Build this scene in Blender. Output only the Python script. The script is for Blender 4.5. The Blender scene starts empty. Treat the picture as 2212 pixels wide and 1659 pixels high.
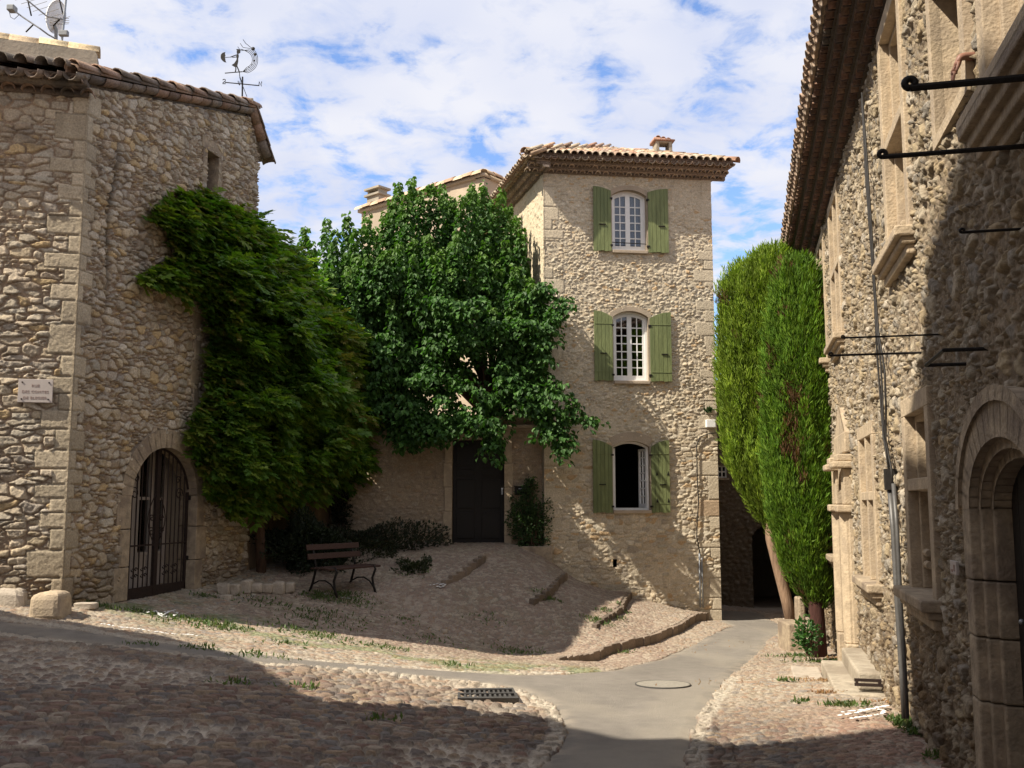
import bpy, math, random
import numpy as np
from mathutils import Vector
# ------------------------------------------------------------------ camera, sky, sun, exposure
SC = bpy.context.scene
COL = SC.collection
K, CX, CY, PITCH = 2110.0, 1106.0, 829.5, math.radians(6.84)
cam = bpy.data.cameras.new('camera'); camo = bpy.data.objects.new('camera', cam); COL.objects.link(camo)
camo.location = (0, 0, 1.6); camo.rotation_euler = (math.radians(90) + PITCH, 0, 0)
cam.sensor_width = 36.0; cam.lens = 36.0 * K / 2212.0; cam.clip_start = 0.05; cam.clip_end = 3000
SC.camera = camo
SUN_AZ, SUN_EL = math.radians(27), math.radians(48)      # azimuth turned from -x towards the viewer's back
SV = np.array([-math.cos(SUN_AZ) * math.cos(SUN_EL), -math.sin(SUN_AZ) * math.cos(SUN_EL), math.sin(SUN_EL)])
sun = bpy.data.lights.new('sun', 'SUN'); suno = bpy.data.objects.new('sun', sun); COL.objects.link(suno)
sun.energy = 5.0; sun.angle = math.radians(0.53); sun.color = (1.0, 0.92, 0.78)
suno.rotation_euler = Vector(SV.tolist()).to_track_quat('Z', 'Y').to_euler(); suno.location = (-20, -10, 25)
SC.view_settings.view_transform = 'Standard'; SC.view_settings.look = 'None'
SC.view_settings.gamma = 1.0; SC.view_settings.exposure = 0.76
SC.cycles.max_bounces = 6; SC.cycles.diffuse_bounces = 3; SC.cycles.transparent_max_bounces = 8
try: SC.cycles.use_denoising = True
except Exception: pass

class NT:
    def __init__(s, tree):
        s.t = tree; s.t.nodes.clear()
    def n(s, kind, **kw):
        nd = s.t.nodes.new(kind)
        ins = kw.pop('ins', {})
        for k, v in kw.items(): setattr(nd, k, v)
        for k, v in ins.items():
            if isinstance(v, bpy.types.NodeSocket): s.t.links.new(v, nd.inputs[k])
            else: nd.inputs[k].default_value = v
        return nd
    def math(s, op, a, b=0.0, clamp=False):
        return s.n('ShaderNodeMath', operation=op, use_clamp=clamp, ins={0: a, 1: b}).outputs[0]
    def ramp(s, fac, stops):
        r = s.n('ShaderNodeValToRGB', ins={0: fac}); e = r.color_ramp.elements
        while len(e) < len(stops): e.new(0.5)
        for el, (p, c) in zip(e, stops): el.position = p; el.color = c if len(c) == 4 else (*c, 1)
        return r.outputs[0]
    def mix(s, fac, a, b, blend='MIX'):
        m = s.n('ShaderNodeMix', data_type='RGBA', blend_type=blend)
        for i, v in ((0, fac), (6, a), (7, b)):
            if isinstance(v, bpy.types.NodeSocket): s.t.links.new(v, m.inputs[i])
            else: m.inputs[i].default_value = v if not isinstance(v, tuple) or len(v) == 4 else (*v, 1)
        return m.outputs[2]

world = bpy.data.worlds.new('World'); SC.world = world; world.use_nodes = True
w = NT(world.node_tree)
sky = w.n('ShaderNodeTexSky', sky_type='NISHITA', sun_disc=False, sun_elevation=SUN_EL,
          sun_rotation=math.atan2(SV[0], SV[1]), air_density=1.0, dust_density=0.4, ozone_density=2.0)
tc = w.n('ShaderNodeTexCoord')
sep = w.n('ShaderNodeSeparateXYZ', ins={0: tc.outputs['Generated']})
zc = w.math('MAXIMUM', sep.outputs[2], 0.04)
zc = w.math('ADD', zc, 0.16)
px_, py_ = w.math('DIVIDE', sep.outputs[0], zc), w.math('DIVIDE', sep.outputs[1], zc)
pv = w.n('ShaderNodeCombineXYZ', ins={0: px_, 1: py_, 2: 0.0}).outputs[0]
n1 = w.n('ShaderNodeTexNoise', ins={'Vector': pv, 'Scale': 9.5, 'Detail': 6.0, 'Roughness': 0.6, 'Distortion': 0.3}).outputs[0]
n2 = w.n('ShaderNodeTexNoise', ins={'Vector': pv, 'Scale': 0.55, 'Detail': 3.0, 'Roughness': 0.5}).outputs[0]
vor = w.n('ShaderNodeTexVoronoi', feature='SMOOTH_F1', ins={'Vector': pv, 'Scale': 9.0, 'Smoothness': 1.0}).outputs[0]
# thicker veil to the upper left, broken flakes to the right, clear low down
bias = w.math('MULTIPLY_ADD', px_, -0.10); w.t.nodes[-1].inputs[2].default_value = 0.02
low = w.math('MULTIPLY', w.math('SUBTRACT', py_, 2.2), -0.085)
q = w.math('ADD', w.math('MULTIPLY', n1, 0.90), w.math('MULTIPLY', n2, 0.82))
q = w.math('SUBTRACT', q, w.math('MULTIPLY', vor, 0.26))
q = w.math('ADD', w.math('ADD', q, bias), low)
cl = w.ramp(q, [(0.62, (0, 0, 0)), (0.68, (.38, .38, .38)), (0.755, (.82, .82, .82)), (0.86, (1, 1, 1))])
shade = w.n('ShaderNodeTexNoise', ins={'Vector': pv, 'Scale': 2.2, 'Detail': 3.0}).outputs[0]
cc = w.ramp(shade, [(0.3, (6.0, 6.5, 8.2)), (0.6, (7.9, 8.0, 8.7))])
skyc = w.mix(1.0, sky.outputs[0], (1.75, 1.9, 2.25), 'MULTIPLY')
skc = w.mix(cl, skyc, cc)
bg = w.n('ShaderNodeBackground', ins={'Color': skc, 'Strength': 0.066})
w.n('ShaderNodeOutputWorld', ins={0: bg.outputs[0]})

# ------------------------------------------------------------------ view geometry of the place
EYE = np.array([0, 0, 1.6])
def ray(px, py):
    x = (px - CX) / K; y = -(py - CY) / K
    return np.array([x, math.cos(PITCH) - y * math.sin(PITCH), math.sin(PITCH) + y * math.cos(PITCH)])
def atY(px, py, Y):
    r = ray(px, py); return EYE + r * (Y / r[1])
class Wall:
    """vertical plane: origin, direction (degrees from +y towards +x), outward normal towards the street"""
    def __init__(s, o, ang):
        a = math.radians(ang); s.o = np.array(o[:2], float); s.d = np.array([math.sin(a), math.cos(a)])
        s.n = np.array([s.d[1], -s.d[0]])
        if s.n @ (-s.o) < 0: s.n = -s.n
    def hit(s, px, py, off=0.0):
        r = ray(px, py); o = s.o + s.n * off; t = ((o - EYE[:2]) @ s.n) / (r[:2] @ s.n); p = EYE + r * t
        return float((p[:2] - o) @ s.d), float(p[2])
    def P(s, u, z, off=0.0):
        q = s.o + s.d * u + s.n * off; return (float(q[0]), float(q[1]), float(z))
C1 = atY(130, 1310, 13.5)
LW = Wall(C1, 13.0)            # gate front of the left house and the garden wall beyond
SW = Wall(C1, 257.5)             # its street-sign front
CT = atY(1178, 1195, 22.0)
TF = Wall(CT, 82.7)            # tower front
TS = Wall(CT, -14.7)           # tower side
RW = Wall((3.6, 9.0), 13.3)    # right house
DW = Wall((0.745, 22.25), -90) # courtyard wall with the black door
BL = Wall(atY(1045, 372, 28.0), -49); BR = Wall(atY(1045, 372, 28.0), 36)

# ------------------------------------------------------------------ numpy noise
def _h(ix, iy, s):
    a = (ix.astype(np.int64) * 374761393 + iy.astype(np.int64) * 668265263 + s * 1442695041) & 0x7fffffff
    a = ((a ^ (a >> 13)) * 1274126177) & 0x7fffffff
    a = ((a ^ (a >> 15)) * 2246822519) & 0x7fffffff
    return ((a ^ (a >> 12)) & 0xffffff) / float(0xffffff)
def vn(x, y, s=0):
    x = np.asarray(x, float); y = np.asarray(y, float)
    ix, iy = np.floor(x), np.floor(y); fx, fy = x - ix, y - iy
    fx = fx * fx * (3 - 2 * fx); fy = fy * fy * (3 - 2 * fy)
    a, b = _h(ix, iy, s), _h(ix + 1, iy, s); c, d = _h(ix, iy + 1, s), _h(ix + 1, iy + 1, s)
    return (a + (b - a) * fx) * (1 - fy) + (c + (d - c) * fx) * fy
def fbm(x, y, s=0, o=4):
    r = 0; a = .5; t = 0
    for k in range(o):
        r = r + a * vn(x * 2 ** k + 13.7 * k, y * 2 ** k, s + k); t += a; a *= .5
    return r / t
def sst(x, a, b):
    t = np.clip((x - a) / (b - a), 0, 1); return t * t * (3 - 2 * t)
def stones(U, V, cw, ch, seed, jit=.7, wv=.25, warp=.03, pw=3.0, rv=.5):
    """irregular coursed cells -> distance to the joint, random numbers of the stone, offset from its centre"""
    U = U + warp * (fbm(U * 3.1, V * 3.1, seed + 50, 3) - .5) * 2
    V = V + warp * (fbm(U * 2.3 + 9, V * 3.7, seed + 60, 3) - .5) * 2
    gu, gv = U / cw, V / ch
    gv = gv + .35 * np.sin(gv * .9 + seed) + .0
    row = np.floor(gv)
    m1 = np.full(U.shape, 9e9); m2 = m1.copy(); i1 = np.zeros(U.shape); j1 = i1.copy(); cu = i1.copy(); cv = i1.copy()
    for dj in (-1, 0, 1):
        r = row + dj; sc = 1 - rv / 2 + rv * _h(r, r * 0 + 3, seed + 1); of = 17.3 * _h(r, r * 0 + 5, seed + 2)
        x = gu * sc + of; c0 = np.floor(x)
        for di in (-1, 0, 1):
            c = c0 + di
            pu = (c + .5 + jit * (_h(c, r, seed + 3) - .5) - of) / sc
            pv = r + .5 + jit * (_h(c, r, seed + 4) - .5)
            dx, dy = np.abs(pu - gu), np.abs(pv - gv)
            m = (dx ** pw + dy ** pw) ** (1 / pw) - wv * (_h(c, r, seed + 5) - .5)
            b = m < m1
            m2 = np.where(b, m1, np.minimum(m2, m)); m1 = np.where(b, m, m1)
            i1 = np.where(b, c, i1); j1 = np.where(b, r, j1); cu = np.where(b, pu - gu, cu); cv = np.where(b, pv - gv, cv)
    bd = (m2 - m1) * .5
    R = [_h(i1, j1, seed + 10 + k) for k in range(4)]
    return bd, R, -cu, -cv
# ------------------------------------------------------------------ materials
def attr_mat(name, rough=.9, nscale=30, namp=.25, bump=.3, bscale=60, spec=.25, dirt=None):
    m = bpy.data.materials.new(name); m.use_nodes = True; t = NT(m.node_tree)
    a = t.n('ShaderNodeAttribute', attribute_name='Col').outputs['Color']
    co = t.n('ShaderNodeTexCoord').outputs['Object']
    nz = t.n('ShaderNodeTexNoise', ins={'Vector': co, 'Scale': nscale, 'Detail': 5.0, 'Roughness': .65}).outputs[0]
    g = t.ramp(nz, [(.28, (1 - namp * 1.3,) * 3), (.72, (1 + namp,) * 3)])
    c = t.mix(1.0, a, g, 'MULTIPLY')
    if dirt:
        n2 = t.n('ShaderNodeTexNoise', ins={'Vector': co, 'Scale': dirt[0], 'Detail': 6.0, 'Roughness': .6}).outputs[0]
        f = t.ramp(n2, [(dirt[1], (0, 0, 0)), (dirt[2], (1, 1, 1))])
        c = t.mix(f, c, dirt[3])
    bn = t.n('ShaderNodeTexNoise', ins={'Vector': co, 'Scale': bscale, 'Detail': 4.0, 'Roughness': .7}).outputs[0]
    bn2 = t.n('ShaderNodeTexNoise', ins={'Vector': co, 'Scale': bscale * .33, 'Detail': 7.0, 'Roughness': .75}).outputs[0]
    bn = t.math('ADD', t.math('MULTIPLY', bn, .5), t.math('MULTIPLY', bn2, 1.6))
    b = t.n('ShaderNodeBump', ins={'Height': bn, 'Strength': bump, 'Distance': .03}).outputs[0]
    p = t.n('ShaderNodeBsdfPrincipled', ins={'Base Color': c, 'Roughness': rough, 'Normal': b, 'Specular IOR Level': spec})
    t.n('ShaderNodeOutputMaterial', ins={0: p.outputs[0]}); return m
def flat_mat(name, col, rough=.7, namp=.2, nscale=20, bump=.15, bscale=50, metal=0.0, spec=.3, col2=None, stretch=None):
    m = bpy.data.materials.new(name); m.use_nodes = True; t = NT(m.node_tree)
    co = t.n('ShaderNodeTexCoord').outputs['Object']
    if stretch: co = t.n('ShaderNodeMapping', ins={0: co, 'Scale': stretch}).outputs[0]
    nz = t.n('ShaderNodeTexNoise', ins={'Vector': co, 'Scale': nscale, 'Detail': 5.0, 'Roughness': .65}).outputs[0]
    lo = tuple(max(0, c * (1 - namp * 1.3)) for c in col); hi = tuple(c * (1 + namp) for c in col)
    c = t.ramp(nz, [(.28, lo), (.72, hi)])
    if col2:
        n2 = t.n('ShaderNodeTexNoise', ins={'Vector': co, 'Scale': nscale * .23, 'Detail': 5.0, 'Roughness': .6}).outputs[0]
        c = t.mix(t.ramp(n2, [(.48, (0, 0, 0)), (.62, (1, 1, 1))]), c, col2)
    bn = t.n('ShaderNodeTexNoise', ins={'Vector': co, 'Scale': bscale, 'Detail': 4.0}).outputs[0]
    b = t.n('ShaderNodeBump', ins={'Height': bn, 'Strength': bump, 'Distance': .02}).outputs[0]
    p = t.n('ShaderNodeBsdfPrincipled', ins={'Base Color': c, 'Roughness': rough, 'Metallic': metal, 'Normal': b, 'Specular IOR Level': spec})
    t.n('ShaderNodeOutputMaterial', ins={0: p.outputs[0]}); return m
def leaf_mat(name, transl=.35, rough=.45, spec=.4, tint=(1.3, 1.5, .5)):
    m = bpy.data.materials.new(name); m.use_nodes = True; t = NT(m.node_tree)
    a = t.n('ShaderNodeAttribute', attribute_name='Col').outputs['Color']
    p = t.n('ShaderNodeBsdfPrincipled', ins={'Base Color': a, 'Roughness': rough, 'Specular IOR Level': spec})
    tr = t.n('ShaderNodeBsdfTranslucent', ins={'Color': t.mix(1.0, a, tint, 'MULTIPLY')})
    x = t.n('ShaderNodeMixShader', ins={0: transl, 1: p.outputs[0], 2: tr.outputs[0]})
    t.n('ShaderNodeOutputMaterial', ins={0: x.outputs[0]}); return m
def glass_mat(name, tint=(.55, .6, .65), refl=.25):
    m = bpy.data.materials.new(name); m.use_nodes = True; t = NT(m.node_tree)
    tr = t.n('ShaderNodeBsdfTransparent', ins={'Color': (*tint, 1)}); gl = t.n('ShaderNodeBsdfGlossy', ins={'Roughness': .03})
    f = t.n('ShaderNodeFresnel', ins={'IOR': 1.5}).outputs[0]; f = t.math('ADD', f, refl * .2, True)
    x = t.n('ShaderNodeMixShader', ins={0: f, 1: tr.outputs[0], 2: gl.outputs[0]})
    t.n('ShaderNodeOutputMaterial', ins={0: x.outputs[0]}); return m
M = dict(
    stone=attr_mat('rubble_stone', .92, 38, .28, .55, 70, .2, dirt=(.9, .56, .74, (.16, .13, .10))),
    tstone=attr_mat('tower_stone', .92, 34, .22, .5, 70, .2),
    rstone=attr_mat('rough_rubble', .92, 30, .26, .6, 60, .2, dirt=(1.3, .60, .76, (.20, .17, .14))),
    dressed=flat_mat('dressed_limestone', (.44, .345, .235), .88, .22, 11, .5, 40, col2=(.35, .275, .195)),
    dressed_l=flat_mat('weathered_surround', (.35, .275, .19), .9, .3, 9, .6, 34, col2=(.215, .165, .12)),
    tile=attr_mat('clay_tile', .85, 25, .35, .3, 60, .25, dirt=(2.2, .55, .66, (.09, .075, .06))),
    tile_c=attr_mat('clay_tile_clean', .85, 25, .3, .3, 60, .25),
    cobble=attr_mat('cobbles', .8, 45, .25, .4, 90, .3),
    asphalt=attr_mat('asphalt', .93, 160, .22, .5, 260, .2),
    plaster=flat_mat('brown_render', (.19, .13, .08), .93, .35, 3.2, .5, 18, col2=(.11, .078, .055), stretch=(1, 1, .45)),
    plaster_b=flat_mat('beige_render', (.40, .32, .235), .93, .15, 2.0, .35, 30, col2=(.33, .27, .2)),
    plaster_g=flat_mat('grey_render', (.36, .31, .24), .93, .22, 2.6, .3, 20, col2=(.27, .24, .19)),
    green=flat_mat('green_paint', (.170, .195, .080), .6, .22, 9, .3, 40, col2=(.125, .15, .062), stretch=(1, 1, .2)),
    white=flat_mat('white_paint', (.78, .77, .74), .45, .05, 10, .05, 30),
    iron=flat_mat('black_iron', (.018, .015, .013), .6, .3, 20, .2, 60, metal=.3),
    rust=flat_mat('rusty_iron', (.035, .022, .018), .7, .3, 20, .2, 60, metal=.3),
    galv=flat_mat('galvanised', (.30, .31, .32), .45, .2, 20, .1, 60, metal=.6),
    greyplas=flat_mat('grey_plastic', (.22, .23, .24), .6, .1, 10, .05, 30),
    pipe=flat_mat('grey_pipe', (.11, .105, .10), .5, .2, 8, .1, 30, metal=.3),
    cable=flat_mat('black_cable', (.02, .017, .015), .6, .2, 20, .1, 60),
    black=flat_mat('black_wood', (.013, .0105, .009), .5, .3, 30, .3, 60, stretch=(6, 6, .5)),
    dark=flat_mat('dark_interior', (.02, .018, .016), .95, .1, 3, 0, 10),
    brownwood=flat_mat('bench_wood', (.055, .028, .021), .65, .3, 14, .3, 50, stretch=(1, 1, 6)),
    oakwood=flat_mat('dark_oak', (.075, .04, .025), .7, .3, 14, .3, 50),
    bark=flat_mat('bark', (.10, .06, .04), .95, .4, 12, .9, 30, stretch=(1, 1, .25)),
    bark_p=flat_mat('pale_bark', (.24, .155, .10), .95, .35, 12, .8, 30, stretch=(1, 1, .2)),
    bark_r=flat_mat('red_bark', (.055, .022, .017), .95, .35, 12, .8, 30, stretch=(1, 1, .2)),
    marble=flat_mat('sign_stone', (.46, .40, .36), .6, .06, 8, .05, 30),
    letter=flat_mat('faded_letters', (.30, .20, .165), .8, .3, 60, 0, 30),
    curtain=flat_mat('white_curtain', (.8, .8, .8), .9, .05, 10, .1, 30),
    chalk=flat_mat('white_paint_mark', (.8, .79, .77), .8, .1, 10, .1, 30),
    skin=flat_mat('skin', (.24, .12, .085), .5, .06, 20, .05, 30),
    shirt=flat_mat('brown_shirt', (.14, .06, .045), .9, .1, 20, .2, 90),
    hair=flat_mat('dark_hair', (.03, .02, .015), .6, .2, 40, .2, 60),
    concrete=flat_mat('pale_concrete', (.37, .315, .24), .9, .25, 7, .5, 40, col2=(.26, .215, .16)),
    edgestone=flat_mat('edge_stone', (.40, .34, .27), .9, .2, 9, .5, 40),
    glass=glass_mat('window_glass'),
    mulleaf=leaf_mat('mulberry_leaf', .28, .55, .28, (1.0, 1.5, .35)),
    wisleaf=leaf_mat('wisteria_leaf', .45, .5, .35, (1.2, 1.5, .35)),
    cypleaf=leaf_mat('cypress_frond', .30, .6, .25, (1.2, 1.4, .4)),
    weed=leaf_mat('weed_leaf', .3, .5, .35),
    cast=flat_mat('grey_cast_iron', (.10, .095, .088), .6, .25, 30, .3, 60, metal=.4),
    manhole=flat_mat('manhole_concrete', (.27, .245, .20), .85, .2, 30, .4, 90),
)

# ------------------------------------------------------------------ mesh building
class MB:
    def __init__(s): s.v = []; s.f = []; s.c = []
    def add(s, vs, fs, col=None):
        b = len(s.v); s.v += [tuple(map(float, v)) for v in vs]; s.f += [tuple(b + i for i in f) for f in fs]
        s.c += [col or (.4, .4, .4)] * len(vs)
    def hexa(s, p, col=None):   # 8 points: bottom 4, top 4
        s.add(p, [(0, 3, 2, 1), (4, 5, 6, 7), (0, 1, 5, 4), (1, 2, 6, 5), (2, 3, 7, 6), (3, 0, 4, 7)], col)
    def box(s, a, b, col=None):
        x0, y0, z0 = a; x1, y1, z1 = b
        s.hexa([(x0, y0, z0), (x1, y0, z0), (x1, y1, z0), (x0, y1, z0), (x0, y0, z1), (x1, y0, z1), (x1, y1, z1), (x0, y1, z1)], col)
    def wbox(s, W, u0, u1, z0, z1, o0, o1, col=None):
        q = []
        for z in (z0, z1):
            q += [W.P(u0, z, o1), W.P(u1, z, o1), W.P(u1, z, o0), W.P(u0, z, o0)]
        s.hexa(q, col)
    def wprism(s, W, pts, o0, o1, col=None):   # outline in the wall plane, extruded from o0 to o1
        n = len(pts); v = [W.P(u, z, o1) for u, z in pts] + [W.P(u, z, o0) for u, z in pts]
        s.add(v, [tuple(range(n)), tuple(range(2 * n - 1, n - 1, -1))] + [(i, (i + 1) % n, n + (i + 1) % n, n + i) for i in range(n)], col)
    def wstrip(s, W, A, B, o0, o1, col=None):   # band between two outlines with the same number of points
        n = len(A)
        for i in range(n - 1):
            q = [A[i], A[i + 1], B[i + 1], B[i]]
            s.wprism(W, q, o0, o1, col)
    def tube(s, pts, r, n=8, col=None, cap=True):
        pts = [np.array(p, float) for p in pts]; m = len(pts)
        rs = r if hasattr(r, '__len__') else [r] * m
        vs = []; ref = None
        for i, p in enumerate(pts):
            t = pts[min(i + 1, m - 1)] - pts[max(i - 1, 0)]; t = t / (np.linalg.norm(t) + 1e-9)
            if ref is None: ref = np.array([0, 0, 1.]) if abs(t[2]) < .9 else np.array([1., 0, 0])
            a = np.cross(t, ref); a /= np.linalg.norm(a) + 1e-9; b = np.cross(t, a); ref = np.cross(a, t)
            for k in range(n):
                th = 2 * math.pi * k / n; vs.append(p + rs[i] * (a * math.cos(th) + b * math.sin(th)))
        fs = [(i * n + k, i * n + (k + 1) % n, (i + 1) * n + (k + 1) % n, (i + 1) * n + k) for i in range(m - 1) for k in range(n)]
        if cap: fs += [tuple(range(n - 1, -1, -1)), tuple(range((m - 1) * n, m * n))]
        s.add(vs, fs, col)
    def ball(s, c, r, n=8, m=5, sc=(1, 1, 1), jit=0, seed=0, col=None):
        rnd = random.Random(seed); vs = []
        for i in range(m + 1):
            ph = math.pi * i / m
            for k in range(n):
                th = 2 * math.pi * k / n; q = 1 + jit * (rnd.random() - .5)
                vs.append((c[0] + r * q * sc[0] * math.sin(ph) * math.cos(th), c[1] + r * q * sc[1] * math.sin(ph) * math.sin(th), c[2] + r * q * sc[2] * math.cos(ph)))
        s.add(vs, [(i * n + k, (i + 1) * n + k, (i + 1) * n + (k + 1) % n, i * n + (k + 1) % n) for i in range(m) for k in range(n)], col)
ROOT = {}
def setp(o, label=None, cat=None, group=None, kind=None):
    if label: o['label'] = label
    if cat: o['category'] = cat
    if group: o['group'] = group
    if kind: o['kind'] = kind
    return o
def thing(name, loc, label, cat, group=None):
    o = bpy.data.objects.new(name, None); COL.objects.link(o); o.location = tuple(map(float, loc)); o.empty_display_size = .3
    ROOT[o.name] = np.array(loc, float); return setp(o, label, cat, group)
def link(name, me, parent=None, loc=None, smooth=False):
    o = bpy.data.objects.new(name, me); COL.objects.link(o)
    if parent is not None: o.parent = parent; ROOT[o.name] = ROOT[parent.name]
    else: ROOT[o.name] = np.zeros(3) if loc is None else np.array(loc, float); o.location = tuple(ROOT[o.name])
    return o
def meshnp(name, V, F, C, mat, parent=None, loc=None, smooth=True):
    """V (n,3), F (m,4) or (m,3) ints, C (n,3) point colours"""
    base = ROOT[parent.name] if parent is not None else (np.zeros(3) if loc is None else np.array(loc, float))
    me = bpy.data.meshes.new(name); V = np.asarray(V, np.float64) - base; k = F.shape[1]
    me.vertices.add(len(V)); me.vertices.foreach_set('co', V.astype(np.float32).ravel())
    me.loops.add(F.size); me.loops.foreach_set('vertex_index', F.astype(np.int32).ravel())
    me.polygons.add(len(F)); me.polygons.foreach_set('loop_start', np.arange(0, F.size, k, dtype=np.int32))
    me.polygons.foreach_set('use_smooth', np.full(len(F), smooth))
    me.update(calc_edges=True)
    if C is not None:
        a = me.color_attributes.new('Col', 'FLOAT_COLOR', 'POINT')
        a.data.foreach_set('color', np.concatenate([np.clip(C, 0, 1), np.ones((len(C), 1))], 1).astype(np.float32).ravel())
    me.materials.append(M[mat]); me.validate(); return link(name, me, parent, loc)
def build(name, mb, mat, parent=None, loc=None, smooth=False, bevel=0.0):
    base = ROOT[parent.name] if parent is not None else (np.zeros(3) if loc is None else np.array(loc, float))
    me = bpy.data.meshes.new(name); me.from_pydata([tuple(np.array(v) - base) for v in mb.v], [], mb.f)
    a = me.color_attributes.new('Col', 'FLOAT_COLOR', 'POINT')
    a.data.foreach_set('color', np.concatenate([np.array(mb.c, float), np.ones((len(mb.c), 1))], 1).astype(np.float32).ravel())
    if smooth: me.polygons.foreach_set('use_smooth', [True] * len(me.polygons))
    me.materials.append(M[mat]); me.update()
    o = link(name, me, parent, loc)
    if bevel:
        b = o.modifiers.new('bevel', 'BEVEL'); b.width = bevel; b.segments = 2; b.limit_method = 'ANGLE'
    return o
class Acc:
    """several numpy sheets joined into one mesh"""
    def __init__(s): s.V = []; s.F = []; s.C = []; s.n = 0
    def add(s, V, F, C): s.V.append(V); s.F.append(F + s.n); s.C.append(C); s.n += len(V)
    def mb(s, m):
        V = np.array(m.v, float); F = np.array([f if len(f) == 4 else (f[0], f[1], f[2], f[2]) for f in m.f], int)
        F = F[[len(set(f)) == 4 for f in F.tolist()]]; s.add(V, F, np.array(m.c, float))
    def out(s, name, mat, parent=None, loc=None, smooth=True):
        return meshnp(name, np.concatenate(s.V), np.concatenate(s.F), np.concatenate(s.C), mat, parent, loc, smooth)
def sheet(W, us, zs, fn, hole=None, top=None):
    """displaced wall sheet: fn(U,Z) -> (height, colour)"""
    U, Z = np.meshgrid(us, zs)
    if top is not None: Z = np.minimum(Z, top(U))
    Hh, Cc = fn(U, Z)
    X = W.o[0] + W.d[0] * U + W.n[0] * Hh; Y = W.o[1] + W.d[1] * U + W.n[1] * Hh
    V = np.stack([X, Y, Z], -1).reshape(-1, 3)
    r, c = U.shape; i = (np.arange(r - 1)[:, None] * c + np.arange(c - 1)[None, :])
    keep = np.ones((r - 1, c - 1), bool)
    uc = (U[:-1, :-1] + U[1:, 1:]) / 2; zc = (Z[:-1, :-1] + Z[1:, 1:]) / 2
    if hole is not None: keep &= ~hole(uc, zc)
    if top is not None: keep &= (Z[1:, :-1] - Z[:-1, :-1] > 1e-6) | (Z[1:, 1:] - Z[:-1, 1:] > 1e-6)
    i = i[keep].ravel()
    F = np.stack([i, i + 1, i + c + 1, i + c], -1)
    # face outwards
    d3 = np.array([W.d[0], W.d[1], 0]); nn = np.cross(d3, [0, 0, 1.])
    if nn[:2] @ W.n < 0: F = F[:, ::-1]
    return V, F, Cc.reshape(-1, 3)
def arr(*c): return np.array(c, float)
def palette(r, cols):
    cols = np.array(cols, float); k = np.clip((r * len(cols)).astype(int), 0, len(cols) - 1); return cols[k]
# ------------------------------------------------------------------ the ground
def gp(px, py, Y): return tuple(atY(px, py, Y))
CTRL = [(0, 0, .0), (0, 3, -.05), (0, 5.8, -.26), (3, 3, -.1), (-3, 3, .05), (-4.2, 8, .0), (-2, 8, -.15), (0, 8, -.38), (2.2, 5, -.2), (-8, 8, .2),
        (-6.3, 12.3, .02), (-2.9, 11.3, -.22), (0.5, 11, -.55), (1.78, 11.9, -.58), (3.2, 12, -.58), (2.6, 5.5, -.25), (3.75, 9.65, -.45),
        (5.8, 18.4, -1.0), (5.1, 15.5, -.9), (-6.12, 13.5, .2), (-5.8, 14.9, .08), (-5.4, 16.7, .13), (-4.95, 18.6, .3), (-3.65, 24.2, .72),
        (-2.94, 15.3, -.36), (0.1, 16.9, -.92), (-2.6, 18.0, -.12), (-1.0, 22.2, .64), (.2, 22.2, .62), (-3.2, 22.0, .68),
        (.74, 21.9, .40), (1.3, 22.0, -.12), (2.9, 22.2, -.55), (4.5, 22.3, -1.0), gp(1210, 1425, 15.4), gp(1400, 1380, 18.3),
        (4.9, 24, -1.12), (6.2, 24, -1.1), (5.5, 27, -1.2), gp(1285, 1360, 18.0), gp(1150, 1303, 18.6), gp(960, 1262, 18.8), gp(1000, 1435, 13.2), gp(1500, 1400, 17.6)]
_c = np.array(CTRL)
def _tps(r2): return r2 * np.log(r2 + 1e-6)
_A = _tps(((_c[:, None, :2] - _c[None, :, :2]) ** 2).sum(-1)) + np.eye(len(_c)) * .5
_Pm = np.concatenate([np.ones((len(_c), 1)), _c[:, :2]], 1)
_S = np.block([[_A, _Pm], [_Pm.T, np.zeros((3, 3))]])
_w = np.linalg.solve(_S, np.concatenate([_c[:, 2], np.zeros(3)]))
def gz0(x, y):
    x = np.asarray(x, float); y = np.asarray(y, float)
    xc = np.clip(x, -12, 9); yc = np.clip(y, -2, 30)
    z = _w[-3] + _w[-2] * xc + _w[-1] * yc
    for k, (a, b, _) in enumerate(CTRL): z = z + _w[k] * _tps((xc - a) ** 2 + (yc - b) ** 2)
    return np.clip(z, -1.35, 1.0)
def onground(px, py, f=gz0):
    r = ray(px, py); lo, hi = 3.0, 60.0
    ts = np.linspace(lo, hi, 2400); P_ = EYE + np.outer(ts, r); d = P_[:, 2] - f(P_[:, 0], P_[:, 1])
    i = np.argmax(d < 0)
    if d[i] >= 0: return EYE + r * 25
    a = ts[i - 1] + (ts[i] - ts[i - 1]) * d[i - 1] / (d[i - 1] - d[i]); return EYE + r * a
KERBS = [[(1541, 1330), (1470, 1355), (1400, 1382), (1300, 1410), (1205, 1430)], [(1378, 1284), (1340, 1318), (1283, 1360)],
         [(1222, 1245), (1184, 1282), (1146, 1306)], [(1046, 1204), (1002, 1236), (956, 1264)]]
KERBW = [[onground(*p)[:2] for p in k] for k in KERBS]
def segdist(x, y, A, B):
    """distance along and signed distance (right of A->B positive)"""
    d = B - A; L = np.hypot(*d); d = d / L
    t = (x - A[0]) * d[0] + (y - A[1]) * d[1]; s = (x - A[0]) * d[1] - (y - A[1]) * d[0]
    return t, s, L
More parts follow.
